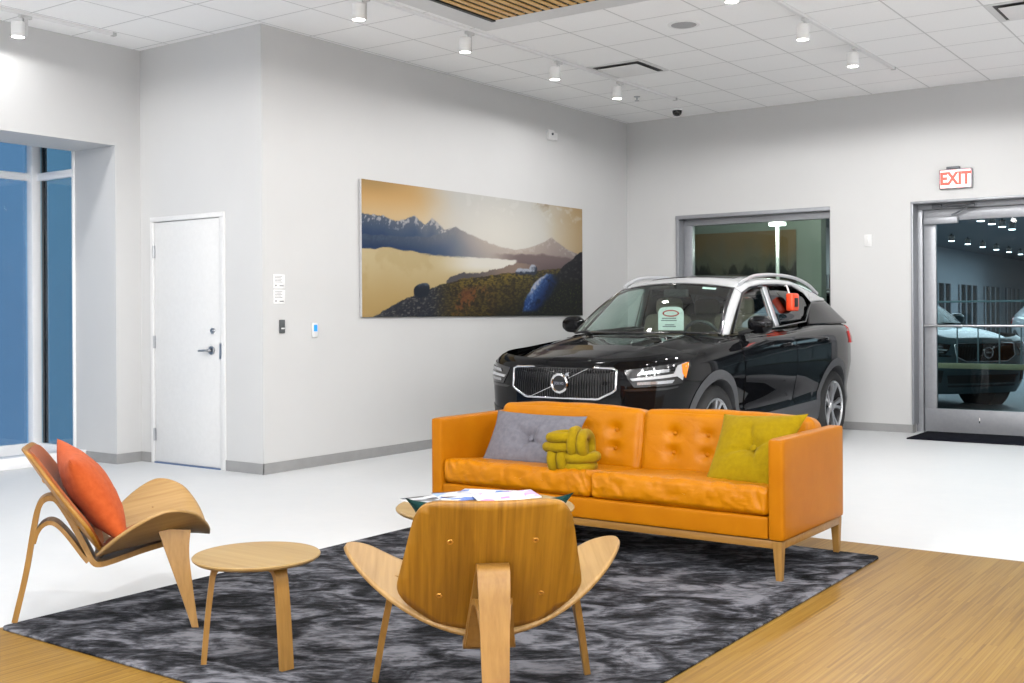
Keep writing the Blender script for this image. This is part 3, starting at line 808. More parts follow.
pillow('square_cushion', .48, .44, .14, M['olive_fab'], (-2.30, 5.355, sz+.130), (R(-37), R(-3), R(-4)), 'olive yellow buttoned cushion leaning in the right end of the sofa', button=True, seed=5, warp=.10)

# knotted cushion
k = thing('knot_cushion', (-3.28, 5.155, sz+.078), 'mustard knotted tube cushion in front of the grey cushion', 'cushion', rz=R(14))
b = MB(); r = .029
def P3(a, bb, f): return (a, f, bb)
def lens_y(x, z): 
    q = 1-(x/.16)**2*.55-(z/.14)**2*.55
    return -.075*max(.15, q)
def strand(pts, sgn):
    pts = crspline([(x, sgn*y, z) for x, y, z in pts], 8); b.tube(pts, r, 14)
for sgn in (1, -1):
    for z in (.032, .084):      # upper left pair, horizontal, tucks under the upper right pair
        e = .115 if z < .05 else .095
        strand([(.055, -.030, z-.004), (.015, -.052, z), (-.035, -.080, z), (-.085, -.070, z-.002), (-e-.012, -.030, z-.006), (-e-.012, .005, z-.01)], sgn)
    for x in (.030, .084):      # upper right pair, vertical
        e = .098 if x < .05 else .085
        strand([(x+.012, -.030, -.045), (x+.006, -.054, -.012), (x, -.082, .030), (x-.002, -.070, .075), (x-.006, -.032, e+.012), (x-.008, .005, e+.012)], sgn)
    for z in (-.026, -.078):    # lower right pair, horizontal
        e = .118 if z > -.05 else .10
        strand([(-.055, -.030, z+.004), (-.015, -.052, z), (.035, -.080, z), (.085, -.070, z+.002), (e+.012, -.030, z+.004), (e+.012, .005, z+.006)], sgn)
    for x in (-.030, -.084):    # lower left pair, vertical
        e = .098 if x > -.05 else .085
        strand([(x-.012, -.030, .05), (x-.004, -.054, .012), (x, -.082, -.030), (x+.004, -.070, -.075), (x+.008, -.032, -e-.012), (x+.01, .005, -e-.012)], sgn)
b.rbox((0, 0, 0), (.19, .09, .17), .04, 8)
b.build('tube_knot', M['must_fab'], k, angle=80)

# ------------------------------------------------------------------ shell chairs
def seat_edge(u):                      # u in [-1,1] -> front edge y, rear edge y
    a = abs(u)
    mid = -.150+.035*a*a; hl = .235*max(0, 1-a**2.7)**.62
    fr, re = mid+hl, mid-hl
    return fr, re
def seat_pt(u, v, off=0.):
    x = .462*u; fr, re = seat_edge(u); y = re+(fr-re)*v
    zc = .262+.078*min(1, max(0, (y+.385)/.40))**.9-.012*max(0, y+.0)/.085
    z = zc+.185*abs(u)**1.75
    return Vector((x, y, z+off))
SLOPE = Vector((0, -.317, .470)).normalized(); NRM = Vector((0, SLOPE.z, -SLOPE.y))
def back_pt(x, s, off=0.):
    p = Vector((0, -.360, .262))+SLOPE*s+NRM*(off+.55*x*x+.10*(s-.28)**2)
    return Vector((x, p.y, p.z))
def back_outline(inset=0., n=12):
    pts = []
    half = [(0, .0), (.08, .006), (.155, .030), (.215, .070), (.262, .115), (.284, .160), (.284, .21), (.262, .34), (.243, .45), (.230, .505), (.205, .545), (.16, .565), (.08, .572), (0, .574)]
    sp = crspline([(x, s*.965, 0) for x, s in half], 5)
    h = [(max(0, p.x), p.y) for p in sp]
    c = (0, .29)
    h = [(c[0]+(x-c[0])*(1-inset), c[1]+(y-c[1])*(1-inset)) for x, y in h]
    return h+[(-x, y) for x, y in h[-2:0:-1]]
def make_chair(label):
    ch = thing('shell_chair', (0, 0, 0), label, 'lounge chair', group='three legged shell chairs')
    b = MB(); th = .014
    NU, NV = 72, 24
    us = [math.sin(PI/2*(2*i/NU-1)) for i in range(NU+1)]
    b.grid(lambda u, v: seat_pt(math.sin(PI/2*(2*u-1)), v), NU, NV)
    b.build('seat_shell', M['oak_seat'], ch, solid=th, angle=60)
    ol = back_outline()
    b = MB(); b.patch(ol, lambda x, s, o: back_pt(x, s), .03)
    bk = b.build('back_shell', M['oak'], ch, solid=.014, angle=60)
    bk.modifiers['thick'].offset = 0
    for sx in (-1, 1):
        for x, s in ((.128, .40), (.158, .165)):
            p = back_pt(sx*x, s, -.0075); m = Matrix.Translation(p) @ (-NRM).to_track_quat('Z', 'Y').to_matrix().to_4x4()
            MB().lathe([(0, -.002), (.004, -.002), (.0045, .002), (.009, .002), (.010, 0)], 16, m).build('screw', M['screw'], bk)
    # upholstery pads
    MB().patch(back_outline(.075), lambda x, s, o: back_pt(x, s, .009+o), .03, .012).build('back_pad', M['leather_brown'], ch, angle=60)
    po = [(.36*math.cos(a), .5+.47*math.sin(a)) for a in [2*PI*i/48 for i in range(48)]]
    def pad(u, v, o): return seat_pt(u, .04+.92*v, .003+o)
    MB().patch(po, pad, .045, .018).build('seat_pad', M['leather_brown'], ch, angle=60)
    # rear leg: one bent strip from the floor over and down the back, forward under the seat
    outer = crspline([(0, -.700, .0), (0, -.655, .20), (0, -.625, .38), (0, -.608, .465), (0, -.588, .503), (0, -.556, .512), (0, -.528, .494), (0, -.480, .415), (0, -.425, .305), (0, -.392, .238), (0, -.362, .226), (0, -.31, .236), (0, -.20, .266), (0, -.10, .288), (0, -.02, .300)], 6)
    cw_ = [.070, .080, .090, .096, .098, .098, .100, .118, .146, .164, .166, .155, .125, .105, .095]
    wd = [float(np.interp(i/6, range(15), cw_)) for i in range(len(outer))]
    lg = MB().strip(outer, (1, 0, 0), wd, .023).build('rear_leg', M['oak_leg'], ch, angle=35)
    inner = crspline([(0, -.6235, .325), (0, -.612, .365), (0, -.590, .398), (0, -.560, .410), (0, -.528, .394), (0, -.487, .345), (0, -.435, .268), (0, -.412, .238)], 6)
    MB().strip(inner, (1, 0, 0), [.084+.075*i/len(inner) for i in range(len(inner))], .017).build('rear_brace', M['oak_leg'], ch, angle=35)
    # front legs, wide blades tapering to the floor, joined by a bent rail under the seat
    for sx in (-1, 1):
        path = crspline([(sx*.372, 0, 0), (sx*.345, -.035, .16), (sx*.318, -.065, .30), (sx*.298, -.076, .392)], 6)
        n = len(path)
        MB().strip(path, (0, 1, -.1), [.026+.105*(i/(n-1))**1.1 for i in range(n)], .022).build('front_leg', M['oak_leg'], ch, angle=35)
    rail = []
    for i in range(31):
        x = -.25+.50*i/30; u = abs(x)/.462
        rail.append((x, -.075, seat_pt(u, (-.075-seat_edge(u)[1])/(seat_edge(u)[0]-seat_edge(u)[1])).z-.024))
    MB().strip(rail, (0, 1, .2), .075, .016).build('front_rail', M['oak_leg'], ch, angle=35)
    f = MB()
    for sx in (-1, 1):
        f.cyl((sx*.045, -.372, .258), (sx*.045, -.335, .285), .016, n=14)
    f.build('joint_mount', M['steel'], ch)
    return ch
def on_chair(ch_loc, rz, p):
    m = Matrix.Translation(ch_loc) @ Matrix.Rotation(rz, 4, 'Z'); return m @ Vector(p)
CL = ((-4.022, 3.181, RZ), R(55.5-90)); CF = ((-2.364, 3.125, RZ), R(130.6-90))
chair = make_chair('pale oak shell chair seen side on at the left edge of the rug')
chair.location = CL[0]; chair.rotation_euler = (0, 0, CL[1])
dup(chair, CF[0], CF[1], 'oak shell chair seen from behind in front of the coffee table')
p = on_chair(*CL, (0, 0, 0)+Vector((0, 0, 0))) if False else None
tl = math.atan2(.317, .470)
c = Vector((0, -.360, .262))+SLOPE*.245+NRM*.118
o = pillow('rust_cushion', .46, .44, .17, M['rust_fab'], on_chair(*CL, c), (0, 0, 0), 'rust orange velvet cushion leaning on the left chair', seed=9, pinch=.10)
o.rotation_mode = 'XYZ'; o.matrix_world = Matrix.Translation(on_chair(*CL, c)) @ Matrix.Rotation(CL[1], 4, 'Z') @ Matrix.Rotation(tl-.06, 4, 'X') @ Matrix.Rotation(R(9), 4, 'Y') @ Matrix.Rotation(R(4), 4, 'Z')
c = Vector((.0, -.360, .262))+SLOPE*.245+NRM*.122
o = pillow('green_cushion', .515, .46, .14, M['green_fab'], on_chair(*CF, c), (0, 0, 0), 'dark green cushion behind the backrest of the oak chair, its corners showing', seed=14, pinch=.24)
o.matrix_world = Matrix.Translation(on_chair(*CF, c)) @ Matrix.Rotation(CF[1], 4, 'Z') @ Matrix.Rotation(tl, 4, 'X') @ Matrix.Rotation(R(-1), 4, 'Y')

# ------------------------------------------------------------------ tables
def table(name, loc, rad, h, legs, lr, lw, label, cat, rz=0.):
    t = thing(name, loc, label, cat, rz=rz)
    MB().lathe([(0, h), (rad-.004, h), (rad, h-.004), (rad-.002, h-.010), (rad-.012, h-.018), (rad-.03, h-.022), (0, h-.022)], 72).build('tabletop', M['oak_top'], t, angle=30)
    for a in legs:
        d = Vector((math.cos(a), math.sin(a), 0)); zt = h-.022-.0095
        r0 = lr*.52; k = h/.40
        path = crspline([d*(r0-.07)+Vector((0, 0, zt)), d*(r0)+Vector((0, 0, zt)), d*(r0+.035)+Vector((0, 0, zt-.006)), d*(r0+.055)+Vector((0, 0, zt-.028)), d*(r0+.063)+Vector((0, 0, zt-.07)), d*(lr*.5+r0*.5+.03)+Vector((0, 0, zt*.5)), d*lr], 6)
        MB().strip(path, d.cross(Vector((0, 0, 1))), lw, .020).build('leg', M['oak_leg'], t, angle=35)
    return t
cx, cy = -3.185, 2.83
angs = [math.atan2(2.68-cy, -3.309-cx), math.atan2(2.798-cy, -2.994-cx), math.atan2(3.01-cy, -3.235-cx)]
table('side_table', (cx, cy, RZ), .234, .388, angs, .192, .05, 'small round oak side table with three bent legs on the rug', 'side table')
TC = (-2.846, 3.792); TH = .462
table('coffee_table', (*TC, RZ), .378, TH, [R(35), R(125), R(215), R(305)], .27, .055, 'large round oak coffee table with magazines, behind the oak chair', 'coffee table', R(10))

# magazines
def magazine(x, y, z, rz, w, h, th, pal, label, seed, bend=0.):
    t = thing('magazine', (TC[0]+x, TC[1]+y, RZ+TH+z), label, 'magazine', rz=rz, group='magazines on the coffee table')
    def fn(zf):
        def g(u, v): return ((u-.5)*w, (v-.5)*h, zf+bend*(u)**2.0*.5)
        return g
    b = MB(); n = 10
    b.grid(fn(th-.0008), n, n); b.grid(fn(0.0004), n, n)
    for v in (0, 1): b.grid(lambda u, q, v=v: ((u-.5)*w, (v-.5)*h, (.0004+(th-.0012)*q)+bend*u*u*.5), n, 1)
    for u0 in (0, 1): b.grid(lambda q, v, u0=u0: ((u0-.5)*w, (v-.5)*h, (.0004+(th-.0012)*q)+bend*u0*.5), 1, n)
    b.build('pages', paper, t, angle=30)
    mt = NT('cover_%d' % seed); v = mt.coord()
    vo = mt.n('ShaderNodeTexVoronoi'); vo.inputs['Scale'].default_value = 24; mp = mt.n('ShaderNodeMapping'); mp.inputs['Location'].default_value = (seed*3.1, seed, 0); mp.inputs['Scale'].default_value = (1, .55, 1)
    mt.l(v, mp.inputs[0]); mt.l(mp.outputs[0], vo.inputs['Vector'])
    sp = mt.n('ShaderNodeSeparateColor'); mt.l(vo.outputs['Color'], sp.inputs[0])
    st = []
    for i, c in enumerate(pal): st.append((i/len(pal), lin(*c)))
    col = mt.ramp(sp.outputs[0], st); col.node.color_ramp.interpolation = 'CONSTANT'
    mt.bsdf(col, .3)
    b = MB(); b.grid(fn(th), n, n); b.build('cover', mt.m, t, solid=.0006)
    return t
magazine(-.235, -.045, .0, R(-20), .27, .20, .007, [(40, 44, 52), (200, 204, 210), (60, 66, 78), (224, 226, 230), (110, 116, 124)], 'dark photo cover magazine at the left edge of the coffee table', 1)
magazine(-.19, .075, .0075, R(-35), .27, .20, .006, [(225, 228, 234), (70, 110, 190), (236, 238, 240), (84, 70, 66), (150, 176, 220)], 'blue and white magazine beside the dark one on the coffee table', 2)
magazine(-.13, .175, .014, R(20), .25, .19, .006, [(232, 234, 238), (90, 130, 206), (240, 240, 242), (200, 205, 214)], 'white magazine with a blue corner near the back rim of the coffee table', 3)
magazine(.02, .12, .0205, R(48), .27, .20, .005, [(240, 240, 244), (226, 150, 214), (236, 238, 244), (214, 190, 236), (244, 244, 246)], 'open white magazine with pink pictures at the middle of the coffee table', 4, .02)

# ------------------------------------------------------------------ the car (x = its left side, y = towards its tail)
KK = np.array([(-.30, -2.22)]+[(0, -2.235), (.30, -2.22), (.58, -2.165), (.78, -2.05), (.885, -1.86), (.918, -1.55), (.925, -1.1), (.93, -.4), (.93, .3), (.93, .9), (.925, 1.4), (.895, 1.8), (.82, 2.05), (.62, 2.16), (.3, 2.2), (0, 2.21)]+[(-.3, 2.2)])
ZT = np.array([.935, .94, .955, .975, .99, 1.01, 1.05, 1.115, 1.135, 1.155, 1.175, 1.19, 1.2, 1.2, 1.2, 1.2])
def crn(P, t):
    n = len(P); i = min(int(math.floor(t)), n-2); f = t-i; p1, p2 = P[i], P[i+1]
    p0 = P[i-1] if i > 0 else p1*2-p2; p3 = P[i+2] if i+2 < n else p2*2-p1
    return .5*((2*p1)+(p2-p0)*f+(2*p0-5*p1+4*p2-p3)*f*f+(3*p1-p0-3*p2+p3)*f**3)
plan = lambda a: crn(KK, a+1)
def tab(t, x): return float(np.interp(x, [q[0] for q in t], [q[1] for q in t]))
FRT = [(.2, .11), (.35, .03), (.5, 0), (.85, 0), (1.3, 0)]
SID = [(.2, .12), (.28, .06), (.40, .035), (.52, .045), (.64, .025), (.78, 0), (1.3, 0)]
ROL = [(0, .15), (.02, .10), (.05, .055), (.1, .02), (.18, .004), (.28, 0), (2, 0)]
def ztop(a): return float(crn(ZT, min(abs(a), 14.999)))
def BS(a, z, off=0.):
    sg = 1 if a >= 0 else -1; a = abs(a)
    p = plan(a); q = plan(min(a+.02, 15)); r = plan(max(a-.02, 0)); t = q-r
    n = np.array([t[1], -t[0]]); n = n/np.hypot(*n)
    if a < .02: n = np.array([0, -1.])
    w = min(max((a-2.5)/2.5, 0), 1)
    d = (1-w)*tab(FRT, z)+w*tab(SID, z)+tab(ROL, ztop(a)-z)*(1-.35*(1-w))-off
    p = p-n*d
    return Vector((sg*p[0], p[1], z))
def a_of_y(y):
    lo, hi = 3., 13.
    for _ in range(30):
        m = (lo+hi)/2
        if plan(m)[1] < y: lo = m
        else: hi = m
    return lo
WB, WR, WX = 1.351, .36, .905
def make_car(label):
    car = thing('suv_car', (-4.735, 9.53, 0), label, 'car')
    b = MB()
    def hole(c):
        return abs(c.x) > .45 and c.z < .86 and any((c.y-s*WB)**2+(c.z-WR)**2 < .43**2 for s in (-1, 1))
    def body(u, v):
        a = -15+30*u; zt = ztop(a); z = .21+(zt-.21)*(1-(1-v)**1.5)
        return BS(a, z)
    b.grid(body, 300, 34, skip=hole)
    bd = b.build('body_shell', M['paint'], car, angle=60)
    # hood
    zc = [(-2.2, .925), (-2.15, .94), (-2.05, .966), (-1.9, 1.0), (-1.7, 1.035), (-1.3, 1.082), (-1.0, 1.112), (-.6, 1.125)]
    def hood(u, v):
        s = 2*u-1; x = .80*s; yf = -2.175+.36*abs(s)**3.2; yb = -1.10+.20*s*s; y = yf+(yb-yf)*v
        ys = y-(yf+2.175)*(1-v)
        z = tab(zc, ys)-.060*s*s*(1-.3*v)-.015*s**8+.014*math.exp(-((abs(x)-.50)/.07)**2)*min(1, v*3)-.010*math.exp(-(x/.3)**2)*v
        z -= .03*max(0, 1-v/.05)**2
        return (x, y, z+.004)
    b = MB(); b.grid(hood, 60, 50); b.build('hood', M['paint'], car, solid=.012, angle=60)
    b = MB(); b.grid(lambda u, v: ((2*u-1)*.77, -1.14+.20*(2*u-1)**2+.16*v, 1.095-.02*(2*u-1)**2+.012*v), 20, 4); b.build('cowl', M['black'], car, solid=.004)
    for sx in (-1, 1):
        pts = [(sx*.62*(1-t)+(-.06 if sx > 0 else -.45)*t*1.0, -1.03+.03*math.sin(3*t), 1.118+.012*math.sin(PI*t)) for t in [i/12 for i in range(13)]]
        MB().tube(pts, .009, 6).build('wiper', M['black'], car)
    # cabin
    b = MB(); b.rng(-.74, .74, -1.0, 2.05, .30, .62); b.build('cabin_floor', M['black'], car, smooth=False)
    def ws(u, v, o=0.):
        s = 2*u-1
        A = Vector((.735*s, -1.05+.17*s*s, 1.118)); B = Vector((.575*s, -.37+.10*s*s, 1.565-.048*s*s))
        p = A.lerp(B, v); p.y -= .035*math.sin(PI*v)*(1-.4*s*s)-o; p.z += .02*math.sin(PI*v); return p
    b = MB(); b.grid(lambda u, v: ws(.012+.976*u, v), 40, 20)
    wsg = b.build('windshield', G_WS, car, angle=80)
    def wband(fn, n=30, m=3):
        q = MB(); q.grid(fn, n, m); return q
    b = MB(); b.grid(lambda u, v: ws(u, .955+.05*v, -.003), 40, 2); b.grid(lambda u, v: ws(u, .03*v, -.003), 40, 2)
    for s0, s1 in ((0, .022), (.978, 1)): b.grid(lambda u, v, s0=s0, s1=s1: ws(s0+(s1-s0)*u, v, -.003), 2, 20)
    b.build('glass_border', M['blackgloss'], wsg, solid=.003)
    MB().grid(lambda u, v: ws(.775+.10*u, .885+.045*v, .006), 3, 2).build('sticker', paper, wsg)
    # side glass openings (y, z)
    xz = lambda z: .748-(z-1.11)*.31
    side = lambda y, z, o=0., sx=1: Vector((sx*(xz(z)+o-.03*max(0, y-.6)**2), y, z))
    top_line = [(-.70, 1.11), (-.25, 1.465), (-.08, 1.515), (.18, 1.543), (.6, 1.555), (.95, 1.55), (1.23, 1.487), (1.39, 1.39)]
    tl_y = [p[0] for p in top_line]; tl_z = [p[1] for p in top_line]
    ztl = lambda y: float(np.interp(y, tl_y, tl_z))
    roof_edge = [(-.27, 1.515, .575), (-.1, 1.567, .585), (.18, 1.60, .59), (.6, 1.612, .59), (.95, 1.603, .585), (1.4, 1.555, .572), (1.7, 1.505, .56), (1.95, 1.45, .545)]
    re_y = [p[0] for p in roof_edge]
    rz_ = lambda y: float(np.interp(y, re_y, [p[1] for p in roof_edge])); rx_ = lambda y: float(np.interp(y, re_y, [p[2] for p in roof_edge]))
    def roof(u, v):
        s = 2*u-1; y0 = -.37+.10*s*s; y = y0+(1.95-y0)*v; yy = max(y, -.27)
        k = min(1, v*4)
        z = rz_(yy)+.048*(1-s*s)*(1 if v > 0 else 1); hwid = rx_(yy)
        return (hwid*s, y, z)
    b = MB(); b.grid(roof, 30, 50)
    rf = b.build('roof', M['carwhite'], car, solid=.015, angle=60)
    MB().grid(lambda u, v: tuple(Vector(roof(.14+.72*u, .16+.55*v))+Vector((0, 0, .004))), 16, 20).build('sunroof', M['blackgloss'], rf, solid=.003)
    for sx in (-1, 1):
        # white band above the glass + windscreen pillar
        b = MB()
        ys = np.linspace(-.27, 1.39, 50)
        def band(u, v, sx=sx):
            y = -.27+(1.39+.27)*u; p = Vector((sx*rx_(y), y, rz_(y))); q = side(y, ztl(max(y, -.25)) , .004, sx)
            r = p.lerp(q, v); r.x += sx*.02*math.sin(PI*v); return r
        b.grid(band, 60, 6)
        def pil(u, v, sx=sx):
            A = Vector((sx*.735, -.88, 1.112)).lerp(Vector((sx*.575, -.27, 1.517)), u); A.y -= .03*math.sin(PI*u); A.z += .015*math.sin(PI*u)
            B = Vector((sx*.758, -.79, 1.108)).lerp(Vector((sx*(xz(1.465)+.004), -.27, 1.463)), u); B.z += .012*math.sin(PI*u)
            r = A.lerp(B, v); r.x += sx*.012*math.sin(PI*v); return r
        b.grid(pil, 20, 4)
        # roof end flowing down behind the glass
        def tailband(u, v, sx=sx):
            y = 1.39+.60*u; p = Vector((sx*rx_(y), y, rz_(y))); q = side(1.39, 1.39, .004, sx).lerp(Vector((sx*.575, 1.99, 1.415)), u)
            r = p.lerp(q, v); r.x += sx*.012*math.sin(PI*v); return r
        b.grid(tailband, 16, 4)
        b.build('roof_side', M['carwhite'], car, solid=.01, angle=60)
        # rear quarter
        b = MB()
        def dp(u, v, sx=sx):
            p = [(1.39, 1.39), (1.05, 1.195), (1.03, 1.145)]
            f = crspline([side(1.39, 1.39, .004, sx), side(1.20, 1.27, .004, sx), side(1.03, 1.165, .03, sx)], 6)
            A = f[min(12, int(round(v*12)))]
            B = Vector((sx*.575, 1.99, 1.415)).lerp(Vector((sx*.78, 2.08, 1.19)), v)
            r = A.lerp(B, u); r.x += sx*.035*math.sin(PI*u)*(.3+.7*v); return r
        b.grid(dp, 20, 12); b.build('rear_pillar', M['paint'], car, solid=.01, angle=60)
        # glass
        fg = [(-.66, 1.125), (-.24, 1.455), (-.07, 1.505), (.18, 1.532), (.255, 1.535), (.285, 1.15)]
        rg = [(.335, 1.537), (.6, 1.545), (.94, 1.54), (1.215, 1.478), (1.365, 1.385), (1.04, 1.205), (.365, 1.165)]
        MB().patch(fg, lambda y, z, o, sx=sx: side(y, z, -.006, sx), .08).build('front_side_glass', G_SIDE, car, solid=.004)
        MB().patch(rg, lambda y, z, o, sx=sx: side(y, z, -.006, sx), .08).build('rear_side_glass', G_REAR, car, solid=.004)
        b = MB(); b.grid(lambda u, v, sx=sx: side(.25+.035*v+.085*u, 1.545-.39*v, .0, sx), 3, 8); b.build('door_pillar', M['silver'], car, solid=.01)  # black gloss pillar coloured silver for the reflection along it
        ol = [(-.72, 1.112), (-.26, 1.465), (-.08, 1.515), (.18, 1.543), (.6, 1.555), (.95, 1.55), (1.23, 1.487), (1.385, 1.385), (1.05, 1.198), (.33, 1.156), (-.35, 1.128)]
        MB().tube([side(y, z, .002, sx) for y, z in ol], .013, 8, closed=True).build('window_trim', M['blackgloss'], car)
        # shelf between glass and door top
        b = MB(); b.grid(lambda u, v, sx=sx: side(-.86+1.95*u, 1.10+.07*u, -.02, sx).lerp(BS(sx*a_of_y(-.86+1.95*u), ztop(a_of_y(-.86+1.95*u))-.012), v), 30, 3)
        b.build('door_sill', M['blackgloss'], car, solid=.006)
        # roof rail
        pts = crspline([(sx*.585, -.20, 1.545), (sx*.592, -.06, 1.592), (sx*.597, .15, 1.632), (sx*.597, .6, 1.65), (sx*.592, 1.1, 1.632), (sx*.58, 1.5, 1.572), (sx*.562, 1.80, 1.488)], 8)
        MB().tube(pts, .016, 8).build('roof_rail', M['silver'], car)
        # mirror
        b = MB()
        def mir(p, u): 
            p = Vector(p); p.y *= 1-.35*(u[0]*.5+.5); p.z *= 1-.12*(u[0]*.5+.5); return p
        b.rbox((0, 0, 0), (.20, .15, .145), .055, 12, .01, mir)
        bmesh.ops.transform(b.b, matrix=Matrix.Translation((sx*.94, -.56, 1.190)) @ Matrix.Diagonal((sx, 1, 1, 1)) @ Matrix.Rotation(R(-8), 4, 'Z'), verts=b.b.verts)
        mr = b.build('side_mirror', M['paint'], car, angle=70)
        MB().strip([(sx*.76, -.58, 1.115), (sx*.83, -.58, 1.135), (sx*.91, -.58, 1.16)], (0, 1, 0), .07, .03).build('mirror_foot', M['black'], mr)
        # wheel arches and sills
        for s in (-1, 1):
            b = MB()
            def arch(u, v, s=s, sx=sx):
                th = R(-28)+R(236)*u; r = .405+.075*v
                y = s*WB+r*math.cos(th); z = max(.2, WR+r*math.sin(th))
                return BS(sx*a_of_y(y), z, .012*(1-.6*v))
            b.grid(arch, 60, 4)
            def lip(u, v, s=s, sx=sx):
                p = arch(u, 0); p.x -= sx*.16*v; return p
            b.grid(lip, 60, 2); b.build('wheel_arch', M['cladding'], car, angle=50)
            m = Matrix.Translation((sx*.58, s*WB, WR)) @ Matrix.Rotation(sx*PI/2, 4, 'Y')
            MB().lathe([(0, 0), (.43, 0), (.43, .24)], 40, m).build('wheel_well', M['black'], car)
        b = MB(); b.grid(lambda u, v, sx=sx: BS(sx*a_of_y(-.93+1.84*u), .21+(.20+.05*u)*v, .010), 40, 6); b.build('sill_cladding', M['cladding'], car, angle=60)
        # doors
        fd = [(-.80, .50), (-.74, .44), (.18, .45), (.27, .52), (.29, .8), (.29, 1.105), (-.78, 1.075), (-.86, .98), (-.84, .75)]
        rd = [(.305, .8), (.285, .52), (.34, .455), (.72, .47), (.93, .66), (1.12, .86), (1.17, 1.0), (1.17, 1.14), (.305, 1.107)]
        for poly, hy, hz in ((fd, .06, 1.00), (rd, .99, 1.03)):
            d = MB().patch(poly, lambda y, z, o, sx=sx: BS(sx*a_of_y(y), z, o), .07, .006).build('door', M['paint'], car, angle=50)
            pts = [BS(sx*a_of_y(hy-.10+.2*t), hz+.008*math.sin(PI*t), .012+.028*math.sin(PI*t)) for t in [i/10 for i in range(11)]]
            MB().tube(pts, [.012+.006*math.sin(PI*i/10) for i in range(11)], 8).build('door_handle', M['paint'], d)
        # lamps
        hl = [(1.80, .862), (2.5, .884), (3.45, .908), (4.36, .930), (4.30, .885), (4.08, .845), (3.84, .762), (3.1, .744), (2.1, .733), (1.92, .795)]
        h = MB().patch(hl, lambda a, z, o, sx=sx: BS(sx*a, z, o), .12, .006).build('headlight', M['blackgloss'], car, angle=50)
        MB().patch([(1.98, .800), (3.5, .835), (3.72, .895), (4.15, .918), (3.98, .86), (3.84, .785), (3.62, .815), (2.05, .782)], lambda a, z, o, sx=sx: BS(sx*a, z, o+.006), .08, .005).build('daytime_light', M_DRL, h, angle=50)
        MB().patch([(3.86, .835), (3.90, .905), (4.22, .918), (4.10, .87), (3.96, .80)], lambda a, z, o, sx=sx: BS(sx*a, z, o+.010), .08, .006).build('indicator', M_AMB, h, angle=50)
        MB().patch([(2.2, .752), (2.2, .772), (3.5, .79), (3.4, .765)], lambda a, z, o, sx=sx: BS(sx*a, z, o+.006), .08, .004).build('lamp_lens', M_HLENS, h, angle=50)
        MB().patch([(2.2, .825), (2.3, .852), (3.3, .872), (3.3, .85)], lambda a, z, o, sx=sx: BS(sx*a, z, o+.006), .08, .004).build('lamp_lens', M_HLENS, h, angle=50)
        MB().patch([(1.75, .715), (1.95, .722), (3.2, .732), (3.7, .742), (3.66, .73), (3.2, .715), (1.9, .702)], lambda a, z, o, sx=sx: BS(sx*a, z, o), .12, .004).build('bumper_trim', M['blackgloss'], car, angle=50)
        MB().patch([(2.3, .36), (2.2, .52), (3.3, .56), (3.6, .40)], lambda a, z, o, sx=sx: BS(sx*a, z, o), .12, .005).build('fog_vent', M['black'], car, angle=50)
        MB().patch([(11.2, .98), (11.2, 1.10), (12.1, 1.165), (12.9, 1.165), (12.9, 1.0)], lambda a, z, o, sx=sx: BS(sx*a, z, o), .12, .02).build('tail_light', M_TAIL, car, angle=50)
    # tailgate glass
    b = MB(); b.grid(lambda u, v: Vector(((2*u-1)*.545, 1.95-.0*abs(2*u-1), 1.45+.04*(1-(2*u-1)**2))).lerp(Vector(((2*u-1)*.77, 2.10, 1.18)), v), 14, 8); b.build('tailgate', M['paint'], car, solid=.01)
    # grille
    gp = [(-1.60, .858), (-1.50, .872), (1.50, .872), (1.60, .858), (1.585, .715), (1.50, .695), (1.13, .642), (1.05, .638), (-1.05, .638), (-1.13, .642), (-1.50, .695), (-1.585, .715)]
    g = MB().patch(gp, lambda a, z, o: BS(a, z, o), .12, .003).build('grille', M['black'], car, angle=40)
    MB().tube([BS(a, z, .010) for a, z in gp], .0105, 8, closed=True).build('grille_frame', M['chrome'], g, angle=60)
    b = MB()
    for i in range(41):
        a = -1.52+3.04*i/40; lo = .646 if abs(a) < 1.1 else .646+(abs(a)-1.1)*.15
        b.strip([BS(a, lo, .008), BS(a, .75, .010), BS(a, .865, .008)], (1, 0, 0), .007, .012)
    q = b.build('grille_slats', M['blackgloss'], g, smooth=False)
    MB().strip([BS(-.95, .640, .016), BS(-.1, .745, .018), BS(.78, .868, .016)], (1, 0, .2), .020, .006).build('diagonal_bar', M['chrome'], g, angle=30)
    mt = Matrix.Translation((0, -2.252, .752)) @ Matrix.Rotation(PI/2, 4, 'X')
    em = MB().lathe([(.058, -.006), (.060, .008), (.068, .013), (.078, .008), (.081, -.006)], 40, mt).build('emblem', M['chrome'], g)
    MB().lathe([(0, .0), (.06, .0)], 32, mt).build('emblem_disc', M['black'], em)
    MB().box((0, -2.258, .752), (.114, .008, .026), .002).build('emblem_band', plain('band_blue', (.02, .025, .04, 1), .3), em)
    MB().prism([(.052, .050), (.066, .064), (.060, .084), (.092, .094), (.088, .060), (.074, .072), (.058, .042)], lambda x, z: (x, -2.265, .752+z*.92), lambda x, z: (x, -2.255, .752+z*.92)).build('emblem_arrow', M['chrome'], em, smooth=False)
    txt('lettering', 'VOLVO', .026, Matrix.Translation((0, -2.2632, .752)) @ Matrix.Rotation(PI/2, 4, 'X'), M['chrome'], em, .0006)
    MB().patch([(-1.9, .30), (-2.0, .46), (2.0, .46), (1.9, .30)], lambda a, z, o: BS(a, z, o), .15, .003).build('lower_grille', M['black'], car, angle=50)
